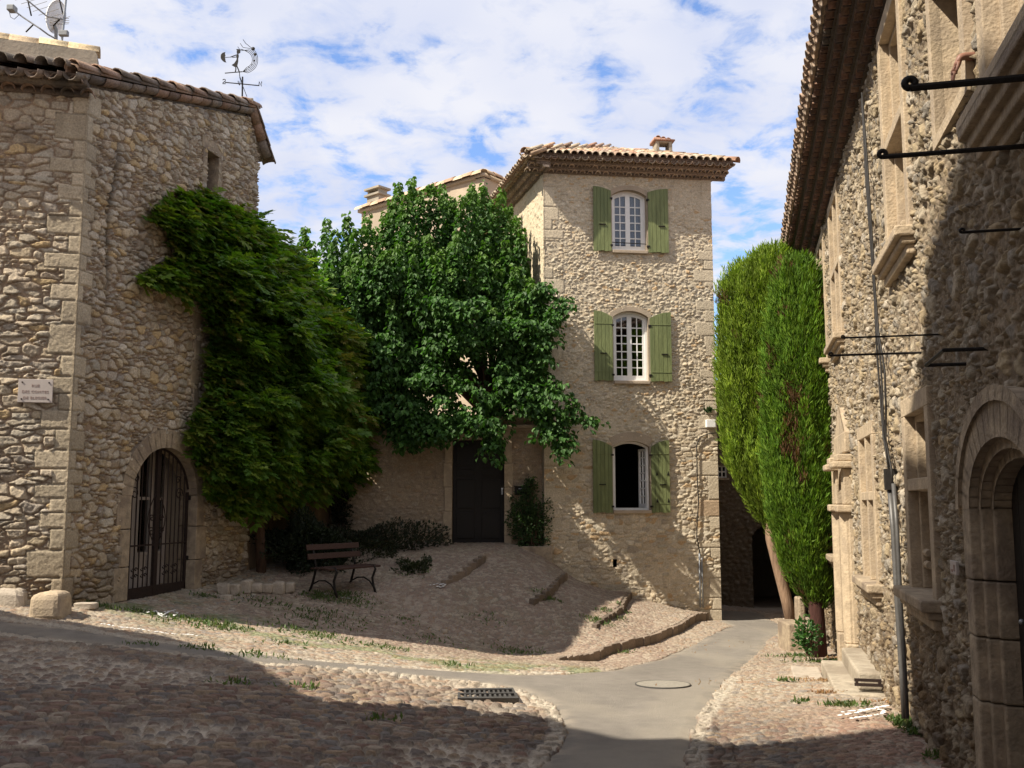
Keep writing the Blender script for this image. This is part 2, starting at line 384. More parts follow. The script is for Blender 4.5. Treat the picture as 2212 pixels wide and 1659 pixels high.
def gz(x, y):
    z = gz0(x, y)
    for j, pts in enumerate(KERBW):
        best = np.full(np.shape(x), 9e9); sg = np.zeros(np.shape(x)); en = np.zeros(np.shape(x)); tot = 0
        Ls = [np.hypot(*(pts[i + 1] - pts[i])) for i in range(len(pts) - 1)]
        for i in range(len(pts) - 1):
            t, s, L = segdist(x, y, pts[i], pts[i + 1]); tc_ = np.clip(t, 0, L)
            dd = np.hypot(t - tc_, s); b = dd < best
            best = np.where(b, dd, best); sg = np.where(b, s, sg); en = np.where(b, tot + tc_, en); tot += L
        fade = sst(en, -.2, .3) * (1 - sst(en, tot - (.5 if j else .15) * tot, tot + .01)) if j == 0 else (1 - sst(en, tot * .72, tot))
        amp = (.085, .085, .085, .08)[j]
        # pts run from the tower outwards: the high side lies to the right of that direction
        z = z + amp * np.clip(sg / .03, -1, 1) * np.exp(-best / (.25 if j else .45)) * fade
    return z
TOPL = [(-200, 1338), (0, 1342), (130, 1357), (260, 1377), (380, 1393), (495, 1407), (677, 1428), (885, 1444), (1000, 1452), (1130, 1459), (1230, 1457), (1330, 1448), (1400, 1430), (1500, 1390), (1582, 1353)]
RIGHTL = [(1700, 1358), (1655, 1388), (1605, 1438), (1560, 1480), (1530, 1512), (1505, 1550), (1490, 1600), (1477, 1659), (1465, 1760), (1440, 1900)]
BOTL = [(1100, 1900), (1135, 1760), (1168, 1659), (1205, 1622), (1226, 1590), (1216, 1550), (1182, 1515), (1130, 1492), (1042, 1476), (990, 1469), (781, 1452), (573, 1438), (417, 1419), (290, 1402), (156, 1386), (0, 1367), (-200, 1356)]
FAR = [(1800, 1352)]
PATH = np.array([onground(*p)[:2] for p in TOPL] + [np.array([4.75, 25.]), np.array([6.1, 25.])] + [onground(*p)[:2] for p in RIGHTL + BOTL])
def polysd(x, y, poly):
    """signed distance to polygon, negative inside"""
    d = np.full(x.shape, 9e9); ins = np.zeros(x.shape, bool); n = len(poly)
    for i in range(n):
        A, B = poly[i], poly[(i + 1) % n]; e = B - A
        t = np.clip(((x - A[0]) * e[0] + (y - A[1]) * e[1]) / (e @ e), 0, 1)
        d = np.minimum(d, np.hypot(x - A[0] - t * e[0], y - A[1] - t * e[1]))
        c = ((A[1] > y) != (B[1] > y)) & (x < (B[0] - A[0]) * (y - A[1]) / (B[1] - A[1] + 1e-12) + A[0]); ins ^= c
    return np.where(ins, -d, d)
xs = np.concatenate([[-300, -120, -50, -25, -14, -10], np.arange(-8.6, 6.9, .0185), [8, 10, 14, 25, 60, 150, 300]])
_ys = [4.4]
while _ys[-1] < 25.5: _ys.append(_ys[-1] + max(.013, .00125 * _ys[-1]))
ys = np.concatenate([[-300, -120, -50, -20, -8, -2, 1, 2.5, 3.5, 4.0], _ys, [26, 27, 28, 30, 34, 40, 60, 120, 300]])
GX, GY = np.meshgrid(xs, ys)
def ground_surface(X, Y):
    Z = gz(X, Y)
    sd = polysd(X, Y, PATH) + .05 * (fbm(X * 3, Y * 3, 91, 3) - .5) * 2
    # cobbles
    rot = .35; Xr, Yr = X * math.cos(rot) + Y * math.sin(rot), -X * math.sin(rot) + Y * math.cos(rot)
    bd, R, cu, cv = stones(Xr, Yr, .118, .078, 5, .9, .45, .04, 2.4, .5)
    bd2, R2, cu2, cv2 = stones(X * .96 + Y * .25, Y * .96 - X * .25, .085, .058, 15, .9, .4, .03, 2.4, .4)
    terr = sst(Y + .25 * X, 13.6, 14.6)                       # finer setts on the slope below the tower
    finer = (terr > .5) | (X - .10 * Y + .25 * (fbm(X * 2, Y * 2, 22, 3) - .5) > .95) | (Y > 11.6)
    bd = np.where(finer, bd2, bd); cu = np.where(finer, cu2, cu); R = [np.where(finer, b, a) for a, b in zip(R, R2)]
    sand = fbm(X * .55, Y * .8, 21, 4); sandf = sst(sand, .47, .60) * (Y < 11.5)
    e = np.clip((bd - .04 - .14 * sandf) / .12, 0, 1)
    dome = np.sqrt(np.clip(1 - (1 - e) ** 2, 0, 1))
    relief = (.026 + .024 * R[0]) * np.where(finer, .62, 1.3)
    hc = relief * dome * (1 - .45 * sandf) - .012 + .012 * (fbm(X * 22, Y * 22, 33, 3) - .5) + .045 * (fbm(X * 1.3, Y * 1.3, 34, 3) - .5)
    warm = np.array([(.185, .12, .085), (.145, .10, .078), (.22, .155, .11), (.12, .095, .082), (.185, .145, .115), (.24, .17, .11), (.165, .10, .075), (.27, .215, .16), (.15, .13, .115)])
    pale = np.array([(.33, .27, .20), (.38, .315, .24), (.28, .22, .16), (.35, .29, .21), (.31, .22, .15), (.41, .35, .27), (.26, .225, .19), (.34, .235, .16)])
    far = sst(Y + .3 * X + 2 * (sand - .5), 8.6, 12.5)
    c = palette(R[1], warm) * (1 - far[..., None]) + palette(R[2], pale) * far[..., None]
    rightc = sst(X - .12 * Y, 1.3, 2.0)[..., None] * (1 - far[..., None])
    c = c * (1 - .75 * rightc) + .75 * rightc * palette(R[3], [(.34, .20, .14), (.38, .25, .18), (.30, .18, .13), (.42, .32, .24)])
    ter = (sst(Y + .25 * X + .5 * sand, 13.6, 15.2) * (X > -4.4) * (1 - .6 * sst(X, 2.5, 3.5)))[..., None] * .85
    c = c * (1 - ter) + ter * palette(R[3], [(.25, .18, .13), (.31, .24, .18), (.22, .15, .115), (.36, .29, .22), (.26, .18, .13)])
    mort = np.array([.38, .32, .25]) * (.6 + .7 * fbm(X * 6, Y * 6, 41, 3))[..., None]
    mort = mort * (1 - .45 * (1 - np.maximum(sandf, sst(sand, .4, .6) * .6))[..., None])
    green = sst(fbm(X * 2.1, Y * 2.1, 44, 4), .50, .62) * sst(Y + .25 * X, 11.5, 13) * (X < 1.2) * (1 - .85 * sst(Y + .3 * X, 13.6, 14.6))
    mort = mort * (1 - green[..., None]) + np.array([.11, .13, .045]) * green[..., None]; c = c * (1 - .35 * green[..., None] * np.array([.9, .5, 1.]))
    k = sst(e, .0, .35)[..., None]
    c = c * k + mort * (1 - k)
    # border of pale stones along the path
    edge = sst(sd, .0, .02) * (1 - sst(sd, .13, .17)) * (Y < 13)
    c = c * (1 - .6 * edge[..., None]) + .6 * edge[..., None] * np.array([.44, .39, .31]) * (.85 + .3 * R[3][..., None])
    inside = sst(-sd, -.005, .02)
    Zc = Z + hc * (1 - inside) - .05 * inside
    return Zc, c, sd, Z
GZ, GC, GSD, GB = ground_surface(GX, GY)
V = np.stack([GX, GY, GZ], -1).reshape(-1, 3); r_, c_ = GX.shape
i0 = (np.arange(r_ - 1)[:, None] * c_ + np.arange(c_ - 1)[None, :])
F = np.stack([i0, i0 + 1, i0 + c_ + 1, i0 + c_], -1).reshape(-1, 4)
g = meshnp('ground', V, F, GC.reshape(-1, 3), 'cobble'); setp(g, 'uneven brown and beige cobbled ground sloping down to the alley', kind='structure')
# asphalt path, a crowned sheet laid just over the cut in the cobbles
m_ = (np.maximum(np.maximum(GSD[:-1, :-1], GSD[1:, 1:]), np.maximum(GSD[1:, :-1], GSD[:-1, 1:])) < .06)
ix = i0[m_].ravel(); F = np.stack([ix, ix + 1, ix + c_ + 1, ix + c_], -1)
AZ = GB + .012 * sst(-GSD, -.02, .12) - .03 * sst(GSD, .0, .05) + .012 * (fbm(GX * 2, GY * 2, 71, 3) - .5)
wear = fbm(GX * 1.2, GY * .8, 72, 4)[..., None]; dust = sst(fbm(GX * .9 + 4, GY * .5, 73, 4), .5, .68)[..., None] * sst(GX, -.5, .8)[..., None]
AC = np.array([.225, .20, .17]) * (.85 + .35 * wear); _ed = sst(-GSD, .0, .22)[..., None]; AC = AC * (.9 + .1 * _ed) + (1 - _ed) * np.array([.10, .08, .055]) * sst(fbm(GX * 5, GY * 5, 74, 3), .3, .6)[..., None]; AC = AC * (.88 + .24 * fbm(GX * 9, GY * 9, 75, 3)[..., None]); AC = AC * (1 - .45 * dust) + np.array([.33, .29, .23]) * .45 * dust
used = np.unique(F); remap = np.zeros(GX.size, int); remap[used] = np.arange(len(used))
a = meshnp('path', np.stack([GX, GY, AZ], -1).reshape(-1, 3)[used], remap[F], AC.reshape(-1, 3)[used], 'asphalt')
setp(a, 'grey asphalt path forking between the cobbles', kind='structure')

# stone kerbs of the stepped slope
def along(pts, step):
    out = []
    for A, B in zip(pts[:-1], pts[1:]):
        L = np.hypot(*(B - A)); n = max(1, int(round(L / step)))
        for k in range(n): out.append((A + (B - A) * k / n, A + (B - A) * (k + 1) / n))
    return out
for j, pts in enumerate(KERBW):
    mb = MB(); rnd = random.Random(j)
    for A, B in along(pts, .27):
        d = (B - A) / np.hypot(*(B - A)); n = np.array([d[1], -d[0]]); a0 = A + d * .008; b0 = B - d * .008; w_ = .035 + .02 * rnd.random()
        hi = float(gz0(*((A + B) / 2))) + (.085, .085, .085, .08)[j] * (.9 if j else 1) + .018 * rnd.random() - .014
        q = [a0 - n * .06 * (.7 + .4 * rnd.random()), b0 - n * .06 * (.4 + .9 * rnd.random()), b0 + n * w_, a0 + n * w_]
        lo = hi - .28
        kk = (.85 if j == 0 else .5) + .5 * rnd.random(); col = (.24 * kk, .185 * kk, .14 * kk)
        zt = [hi + .01 * (rnd.random() - .5) for _ in range(4)]
        mb.hexa([(p[0], p[1], lo) for p in q] + [(p[0], p[1], z) for p, z in zip(q, zt)], col)
    o = build('kerb', mb, 'cobble', bevel=.012)
    setp(o, ['long low kerb of flat stones along the foot of the cobbled slope', 'short stone step edge nearest the tower corner with weeds', 'middle stone step edge crossing the cobbled slope', 'upper stone step edge just below the black door'][j], kind='structure')

# ------------------------------------------------------------------ masonry patterns
LIME = [(.47, .385, .275), (.43, .365, .275), (.50, .41, .30), (.40, .34, .255), (.45, .395, .31), (.48, .385, .26), (.54, .465, .365), (.37, .315, .25), (.49, .36, .20), (.44, .365, .27), (.50, .42, .31), (.42, .34, .25)]
def quoin(U, Z, par, seed, w0=.26, w1=.46, hgt=.265):
    Zq = Z / hgt + .45 * np.sin(Z * 1.7 + seed) + .22 * np.sin(Z * 4.1 + seed * 2); q = np.floor(Zq)
    w_ = np.where((q + par) % 2 == 0, w0, w1) * (.8 + .4 * _h(q, q * 0 + 7, seed)); fz = Zq - q
    e = np.minimum(np.minimum(fz, 1 - fz) * hgt, w_ - U)
    return e, _h(q, q * 0 + par, seed + 1), (U < w_)
def blend(h, c, hq, cq, m):
    m = m.astype(float); return h * (1 - m) + hq * m, c * (1 - m[..., None]) + cq * m[..., None]
def left_fn(par, seed, coursed):
    def f(U, Z):
        cw, ch = (.25, .098) if coursed else (.185, .10)
        bd, R, cu, cv = stones(U, Z, cw, ch, seed, .82 if not coursed else .66, .24, .035 if not coursed else .02, 4.5, 1.0)
        bd2, R2, cu2, cv2 = stones(U + .3, Z + .05, cw * .52, ch * (.42 if coursed else .5), seed + 30, .85, .2, .03, 4.0, .8)
        sub = (R[2] < (.24 if not coursed else .18)); bd2 = np.minimum(bd2 * .5, bd)
        bd = np.where(sub, bd2, bd); cu = np.where(sub, cu2, cu); cv = np.where(sub, cv2, cv); R = [np.where(sub, b, a) for a, b in zip(R, R2)]
        th = .022 + .04 * fbm(U * 2, Z * 2, seed + 4, 2)
        e = np.clip((bd - th) / .065, 0, 1); prof = sst(e, 0, .75)
        h = (1.0 if not coursed else .62) * (.030 + .036 * R[0]) * prof + .040 * prof * ((R[1] - .5) * cu + (R[3] - .5) * cv * 1.3)
        h = h + .014 * e * (fbm(U * 22, Z * 26, seed + 9, 3) - .5) * 2
        c = palette(R[3], LIME) * (.85 + .3 * R[1][..., None])
        mort = np.array([.33, .24, .165]) * (.7 + .5 * fbm(U * 5, Z * 5, seed + 8, 3))[..., None]
        k = sst(e, .02, .3)[..., None]; c = c * k + mort * (1 - k)
        eq, rq, mq = quoin(U + .03 * (fbm(U * 4, Z * 4, 5, 2) - .5), Z, par, 3, *((.17, .40) if coursed else (.13, .27)))
        hq = .030 - .022 * (1 - sst(eq, .002, .022)) * sst(U, .0, .03) + .012 * (fbm(U * 30, Z * 30, 12, 3) - .5)
        cq = (np.array([.46, .38, .27]) * (.80 + .34 * rq)[..., None] * (.85 + .3 * fbm(U * 9, Z * 9, 14, 3)[..., None])) * (1 - .35 * (1 - sst(eq, .003, .012)))[..., None]
        h, c = blend(h, c, hq, cq, mq)
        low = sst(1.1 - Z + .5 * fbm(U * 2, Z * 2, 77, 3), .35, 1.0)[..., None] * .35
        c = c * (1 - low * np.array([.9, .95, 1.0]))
        crack = np.exp(-((U - .62 - .06 * np.sin(Z * 3) - .05 * (Z - 5.5)) / .05) ** 2) * sst(Z, 4.2, 5) * (1 - sst(Z, 6.6, 7.2)) * (par == 0)
        h = h - .05 * crack; c = c * (1 - .6 * crack[..., None])
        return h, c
    return f
def tower_fn(U, Z):
    bd, R, cu, cv = stones(U, Z, .105, .052, 21, .95, .46, .035, 3.6, .8)
    up = sst(Z + .8 * (fbm(U * 1.2, Z * 1.2, 2, 3) - .5), 2.0, 5.0)
    bL, RL, uL, vL = stones(U, Z, .165, .078, 22, .8, .3, .025, 4.0, .9); lowr = (Z + .9 * (fbm(U * 1.1, Z * 1.4, 23, 3) - .5) < 3.6)
    bd = np.where(lowr, bL, bd); cu = np.where(lowr, uL, cu); cv = np.where(lowr, vL, cv); R = [np.where(lowr, b, a) for a, b in zip(R, RL)]
    th = .04 + .05 * up + .09 * (fbm(U * 3, Z * 3, 24, 3) - .4) * up + .12 * sst(fbm(U * .9, Z * .9, 27, 3) + .12 * sst(Z, 8.3, 9.0), .62, .76)
    e = np.clip((bd - th) / .09, 0, 1); prof = sst(e, 0, .85)
    h = (.007 + .019 * R[0] ** 1.5) * prof + .022 * e * ((R[1] - .5) * cu + (R[2] - .5) * cv * 1.5)
    h = h + .020 * (fbm(U * 14, Z * 17, 29, 4) - .5)
    pal = [(.58, .475, .33), (.54, .45, .33), (.61, .515, .375), (.50, .43, .32), (.57, .46, .32), (.63, .55, .42), (.53, .37, .21), (.58, .475, .33), (.45, .38, .29), (.60, .50, .36)]
    c = palette(R[3], pal) * (.86 + .26 * R[1][..., None])
    mort = np.array([.58, .49, .36]) * (.80 + .28 * fbm(U * 4, Z * 4, 28, 3))[..., None]
    k = sst(e, .02, .35)[..., None]; c = c * k + mort * (1 - k)
    for par, UU in ((0, U), (1, 4.0 - U)):
        eq, rq, mq = quoin(UU, Z, par, 6 + par, .22, .42, .33)
        vis = _h(np.floor(Z / .33), Z * 0 + par, 31) > .3
        hq = .014 * sst(eq, .004, .014) + .006 * (fbm(U * 26, Z * 26, 12, 3) - .5)
        cq = (np.array([.58, .49, .36]) * (.86 + .16 * rq)[..., None]) * (1 - .25 * (1 - sst(eq, .003, .012)))[..., None]
        cq = np.where((rq > .90)[..., None], np.array([.46, .34, .225]), cq)
        h, c = blend(h, c, hq, cq, mq & vis)
    return h, c
def side_fn(U, Z):
    bd, R, cu, cv = stones(U, Z, .2, .11, 41, .85, .4, .06, 2.4, .6)
    e = np.clip((bd - .22) / .1, 0, 1)
    h = .018 * e + .016 * (fbm(U * 9, Z * 9, 45, 4) - .5)
    c = np.array([.62, .52, .37]) * (.9 + .2 * fbm(U * 3, Z * 3, 46, 3))[..., None] * (1 - .1 * e[..., None])
    c = np.where(((R[3] > .93) & (e > .3))[..., None], np.array([.45, .30, .16]), c)
    st = np.exp(-((U - .55) / .10) ** 2) * sst(Z, 4.0, 4.6) * (1 - sst(Z + .4 * vn(U * 20, Z * 0, 5), 6.9, 7.5)) * (fbm(U * 14, Z * .7, 47, 2) > .45)
    return h, c * (1 - .5 * st[..., None])
def court_fn(U, Z):
    bd, R, cu, cv = stones(U, Z, .17, .085, 61, .85, .4, .05, 2.6, .6)
    e = np.clip((bd - .13) / .12, 0, 1)
    h = (.012 + .014 * R[0]) * e + .010 * (fbm(U * 14, Z * 14, 65, 3) - .5)
    c = palette(R[3], [(.40, .31, .21), (.37, .29, .21), (.43, .33, .23), (.38, .27, .175), (.41, .33, .24), (.33, .25, .18)])
    mort = np.array([.36, .275, .19]) * (.85 + .3 * fbm(U * 4, Z * 4, 68, 3))[..., None]
    k = sst(e, .02, .4)[..., None]
    return h, c * k + mort * (1 - k)
def right_fn(U, Z):
    bd, R, cu, cv = stones(U, Z, .15, .095, 81, .95, .45, .05, 3.8, .9)
    bd2, R2, cu2, cv2 = stones(U + .4, Z, .075, .046, 85, .95, .4, .04, 3.6, .8)
    sub = R[2] < .62; bd2 = np.minimum(bd2 * .5, bd); bd = np.where(sub, bd2, bd); cu = np.where(sub, cu2, cu); cv = np.where(sub, cv2, cv); R = [np.where(sub, b, a) for a, b in zip(R, R2)]
    th = .03 + .08 * fbm(U * 3, Z * 3, 84, 3)
    e = np.clip((bd - th) / .08, 0, 1); prof = sst(e, 0, .8)
    h = (.010 + .030 * R[0]) * prof + .040 * prof * ((R[1] - .5) * cu + (R[3] - .5) * cv)
    rg_ = 1 - np.abs(2 * fbm(U * 11, Z * 13, 89, 4) - 1); h = h + .034 * (rg_ - .8) + .012 * (fbm(U * 38, Z * 38, 90, 2) - .5); h = np.clip(h, -.05, .068) + .03 * (fbm(U * 2, Z * 2, 88, 2) - .5)
    pal = [(.37, .305, .215), (.34, .285, .205), (.40, .335, .245), (.30, .255, .19), (.38, .30, .19), (.43, .37, .29), (.36, .275, .17), (.28, .245, .20), (.32, .255, .17)]
    c = palette(R[3], pal) * (.85 + .3 * R[1][..., None])
    mort = np.array([.27, .21, .145]) * (.75 + .5 * fbm(U * 5, Z * 5, 87, 3))[..., None]
    k = sst(e, .02, .3)[..., None]; c = c * k + mort * (1 - k)
    low = sst(.55 - Z + .5 * (fbm(U * 1.5, Z * 1.5, 92, 3) - .5), -.25, .6)[..., None]
    blot = sst(fbm(U * 4, Z * 4, 94, 4), .45, .6)[..., None]
    c = c * (1 - low * (.15 + .45 * blot) * np.array([.85, .93, 1.0]))
    return h, c
def lin(a, b, s): return np.linspace(a, b, max(2, int(round((b - a) / s)) + 1))
def edges(base, cuts):   # make the sheet's lines fall on the openings
    base = np.array(base)
    for c in cuts: base[np.argmin(np.abs(base - c))] = c
    return np.unique(base)
def arch(s0, s1, zs, rise, n=16, p=2.0):
    """arch outline from (s0,zs) to (s1,zs); segmental when p is 0, elliptical otherwise"""
    c, a = (s0 + s1) / 2, (s1 - s0) / 2; out = []
    for k in range(n + 1):
        if p: th = math.pi * k / n; out.append((c - a * math.cos(th), zs + rise * math.sin(th)))
        else:
            t = -1 + 2 * k / n; R_ = (a * a + rise * rise) / (2 * rise); out.append((c + a * t, zs + math.sqrt(max(R_ * R_ - (a * t) ** 2, 0)) - (R_ - rise)))
    return out
def quadplane(a, b, c, d, col): return np.array([a, b, c, d], float), np.array([[0, 1, 2, 3]]), np.array([col] * 4, float)

# ------------------------------------------------------------------ clay tiles
def nrm(v): v = np.array(v, float); return v / np.linalg.norm(v)
_th = np.linspace(0, math.pi, 7)
def tile_seg(acc, P, ax, up, r0, r1, L, col, flip=False, th=.014):
    ax = nrm(ax); side = nrm(np.cross(ax, up)); up = nrm(np.cross(side, ax)); sg = -1 if flip else 1
    rings = []
    for (q, r) in ((0, r0), (L, r1), (L, r1 - th), (0, r0 - th)):
        rings.append(np.asarray(P) + ax * q + side * (r * np.cos(_th))[:, None] + up * (sg * r * np.sin(_th))[:, None])
    Vv = np.concatenate(rings); Fs = []
    for k in range(4):
        for i in range(6):
            Fs.append((k * 7 + i, k * 7 + i + 1, ((k + 1) % 4) * 7 + i + 1, ((k + 1) % 4) * 7 + i))
    for i in (0, 6): Fs.append((i, 7 + i, 14 + i, 21 + i))
    acc.add(Vv, np.array(Fs), np.array([col] * 28, float))
TOWT = [(.46, .29, .18), (.52, .42, .30), (.40, .23, .15), (.43, .35, .26), (.55, .44, .31), (.36, .25, .18), (.30, .22, .17)]
OLDT = [(.20, .14, .105), (.26, .165, .115), (.17, .13, .10), (.30, .20, .14), (.15, .12, .10), (.24, .19, .15)]
def tiled_slope(acc, o, ud, sd, width, length, pal, seed, sp=.205, clip=None, lipcol=(.22, .2, .17)):
    """o: eave corner (3d), ud: along the eave, sd: up the slope"""
    rnd = random.Random(seed); ud = nrm(ud); sd = nrm(sd); up = nrm(np.cross(ud, sd)); up = up if up[2] > 0 else -up
    n = int(width / sp); seg = .34; m = int(length / seg) + 1
    for j in range(n + 1):
        ju = (rnd.random() - .5) * .02
        for k in range(m):
            for flip in (True, False):
                u_ = (j + (0 if flip else .5)) * sp + ju
                if not flip and j == n: continue
                cu_, cs_ = u_, k * seg
                if clip is not None and not clip(cu_, cs_): continue
                P = np.asarray(o) + ud * (u_ + (rnd.random() - .5) * .012) + sd * (k * seg - .03 + (rnd.random() - .5) * .03) + up * ((.0 if flip else sp * .30) + .010 * rnd.random() + .012)
                c = np.array(pal[rnd.randrange(len(pal))]) * (.8 + .4 * rnd.random())
                if k == 0: c = c * .5 + np.array(lipcol) * .5
                tile_seg(acc, P, sd + ud * (rnd.random() - .5) * .04, up, sp * .49, sp * .42, seg + .07, c, flip)
def genoise(acc, W_, u0, u1, z0, rows, so, sz, sp=.19, r=.075, pal=OLDT, seed=1, dk=1.0):
    rnd = random.Random(seed); n3 = np.array([W_.n[0], W_.n[1], 0])
    for k in range(rows):
        z = z0 + k * sz; nn = int((u1 - u0) / sp) + 1
        mbk = MB(); o1 = (k + 1) * so
        mbk.wbox(W_, u0 - (o1 - .05) * 0, u1, z - .01, z + r * .86, -.05, o1 - .075, (.16 * dk, .12 * dk, .09 * dk))
        mbk.wbox(W_, u0, u1, z + r * .9, z + sz - .004, -.05, o1 + .012, (.25 * dk, .185 * dk, .135 * dk))
        acc.mb(mbk)
        for i in range(nn):
            u = u0 + (i + (.5 if k % 2 else 0)) * sp
            if u > u1: continue
            c = np.array(pal[rnd.randrange(len(pal))]) * (.8 + .4 * rnd.random())
            P = np.array(W_.P(u, z + .004 * rnd.random(), o1 - .14)); tile_seg(acc, P, n3, (0, 0, 1), r, r, .14 + .012 * rnd.random(), c)
# ------------------------------------------------------------------ left house
def cut(W_, px, py, off=0): return W_.hit(px, py, off)
LH = thing('stone_house', (C1[0], C1[1], .2), 'rubble stone house on the left with an arched iron gate and a tiled gable roof', 'house')
ga, gb, gs, gr = 1.43, 3.27, 1.70, .77
def gate_hole(u, z):
    c, a_ = (ga + gb) / 2, (gb - ga) / 2 + .20; t = np.clip(1 - ((u - c) / a_) ** 2, 0, 1)
    return (np.abs(u - c) < a_) & (z < gs + (gr + .20) * np.sqrt(t))
SLIT = (3.22, 3.60, 5.95, 7.75)
def lhole(u, z): return gate_hole(u, z) | ((u > SLIT[0]) & (u < SLIT[1]) & (z > SLIT[2]) & (z < SLIT[3]))
def ltop(u): return np.where(u < 4.62, 7.53 + .30 * u, 8.91 - 1.15 * (u - 4.62))
A_ = Acc()
A_.add(*sheet(LW, edges(lin(-.03, 5.10, .0165), SLIT[:2]), edges(lin(-.6, 9.0, .0155), SLIT[2:]), left_fn(0, 3, False), lhole, ltop))
A_.add(*sheet(SW, lin(-.03, 3.0, .0150), lin(-.5, 7.42, .0145), left_fn(1, 13, True)))
cst = (.40, .33, .25); dpt = 8.0
q0 = LW.P(5.05, -.6); q1 = SW.P(0, 0); bk = [LW.P(5.05, -.6, .0), LW.P(5.05, -.6, -dpt), LW.P(5.05, 8.6, -dpt), LW.P(5.05, 8.6, 0)]
A_.add(*quadplane(*bk, cst))
A_.add(*quadplane(SW.P(3.0, -.6), SW.P(8, -.6), SW.P(8, 7.46), SW.P(3.0, 7.46), cst))
A_.add(*quadplane(SW.P(8, -.6), LW.P(5.05, -.6, -dpt), LW.P(5.05, 8.6, -dpt), SW.P(8, 7.46), cst))
A_.out('wall', 'stone', LH)
# arch surround of dressed blocks, reveal behind it
mb = MB(); rnd = random.Random(4)
zz = [-.35, .12, .62, 1.18, gs]
for sgn, e0 in ((-1, ga), (1, gb)):
    for k in range(4):
        w_ = .24 + (.10 if (k + (sgn > 0)) % 2 else 0); mb.wbox(LW, min(e0, e0 + sgn * w_), max(e0, e0 + sgn * w_), zz[k] + .006, zz[k + 1] - .006, -.30, .052 + .006 * rnd.random())
inn = arch(ga, gb, gs, gr, 21); out_ = arch(ga - .25, gb + .25, gs, gr + .27, 21)
for k in range(7):
    mb.wstrip(LW, inn[3 * k:3 * k + 4], out_[3 * k:3 * k + 4], -.30, .055 + .008 * (k % 2))
build('arch_surround', mb, 'dressed_l', LH, bevel=.012)
mb = MB()
mb.wbox(LW, ga - .25, gb + .25, -.6, 3.0, -1.35, -1.30); mb.wbox(LW, ga - .3, ga - .02, -.6, 3.0, -1.3, -.30); mb.wbox(LW, gb + .02, gb + .3, -.6, 3.0, -1.3, -.30)
mb.wbox(LW, ga, gb, 2.62, 3.0, -1.3, -.30); mb.wbox(LW, ga, gb, -.4, .02, -1.3, -.30)
build('porch_lining', mb, 'plaster_b', LH)
# glazed door behind the gate
mb = MB(); dz0, dz1 = .04, 2.6
for u in (ga - .02, 1.86, 1.98, 2.32, 2.42, 2.8, 2.9, gb - .06): mb.wbox(LW, u, u + .085, dz0, dz1, -.60, -.54)
for z in (.04, .72, 1.62, 2.45): mb.wbox(LW, ga - .02, gb, z, z + .05, -.605, -.545)
dr = build('glazed_door', mb, 'marble', LH)
mb = MB(); mb.wbox(LW, ga, gb, .8, 2.5, -.582, -.575); build('glass', mb, 'glass', dr)
mb = MB(); mb.wbox(LW, ga, gb, .08, .74, -.592, -.57); build('panel', mb, 'marble', dr)
def spiral(W_, cu, cz, r, turns, off, a0=0, sg=1, n=22):
    return [W_.P(cu + sg * r * (1 - .8 * i / n) * math.cos(a0 + turns * 2 * math.pi * i / n), cz + r * (1 - .8 * i / n) * math.sin(a0 + turns * 2 * math.pi * i / n), off) for i in range(n + 1)]
go = -.12; cm = (ga + gb) / 2
def gtop(u): return gs + gr * math.sqrt(max(0, 1 - ((u - cm) / ((gb - ga) / 2)) ** 2))
for sg in (-1, 1):
    mb = MB()
    edge = ga + .02 if sg < 0 else gb - .02
    mb.wbox(LW, min(edge, edge - sg * .035), max(edge, edge - sg * .035), .10, gs + .05, go - .02, go + .02)
    mb.wbox(LW, min(cm, cm + sg * .05), max(cm, cm + sg * .05), .10, gtop(cm) - .02, go - .025, go + .025)
    lo, hi = sorted((cm, edge)); mb.wbox(LW, lo, hi, .10, .27, go - .02, go + .02); mb.wbox(LW, lo, hi, .90, .925, go - .012, go + .012)
    cr = [(cm + sg * (gb - ga) / 2 * t * .985, gtop(cm + sg * (gb - ga) / 2 * t * .985) - .03) for t in np.linspace(0, 1, 14)]
    mb.tube([LW.P(u, z, go) for u, z in cr], .02, 6)
    for k in range(1, 7):
        u = cm + sg * (.05 + k * .123)
        if abs(u - cm) < .86: mb.tube([LW.P(u, .2, go), LW.P(u, gtop(u) - .03, go)], .0105, 6)
    for k in (2, 4):
        u = cm + sg * (.05 + k * .123)
        for a0, b0 in ((-1, -1), (1, -1), (-1, 1), (1, 1)):
            mb.tube(spiral(LW, u + a0 * .04, .50 + b0 * .05, .036, .9, go + .01, math.pi / 2 * (2 if a0 < 0 else 0), 1), .009, 5)
    for (cu_, cz_, r_) in ((.13, 1.12, .075), (.13, 1.33, .06), (.62, 1.72, .11), (.58, 1.95, .07)):
        mb.tube(spiral(LW, cm + sg * cu_, cz_, r_, 1.4, go + .01, 0, sg), .009, 5)
    mb.tube([LW.P(cm + sg * (.05 + .19 * math.sin(math.pi * t)), .92 + .8 * t, go + .01) for t in np.linspace(0, 1, 12)], .009, 5)
    lf = build('gate_leaf', mb, 'rust', LH, smooth=False)
    for z in (.62, 1.62): mb = MB(); mb.wbox(LW, min(edge, edge + sg * .07), max(edge, edge + sg * .07), z, z + .07, go - .02, go + .05); build('hinge', mb, 'iron', lf)
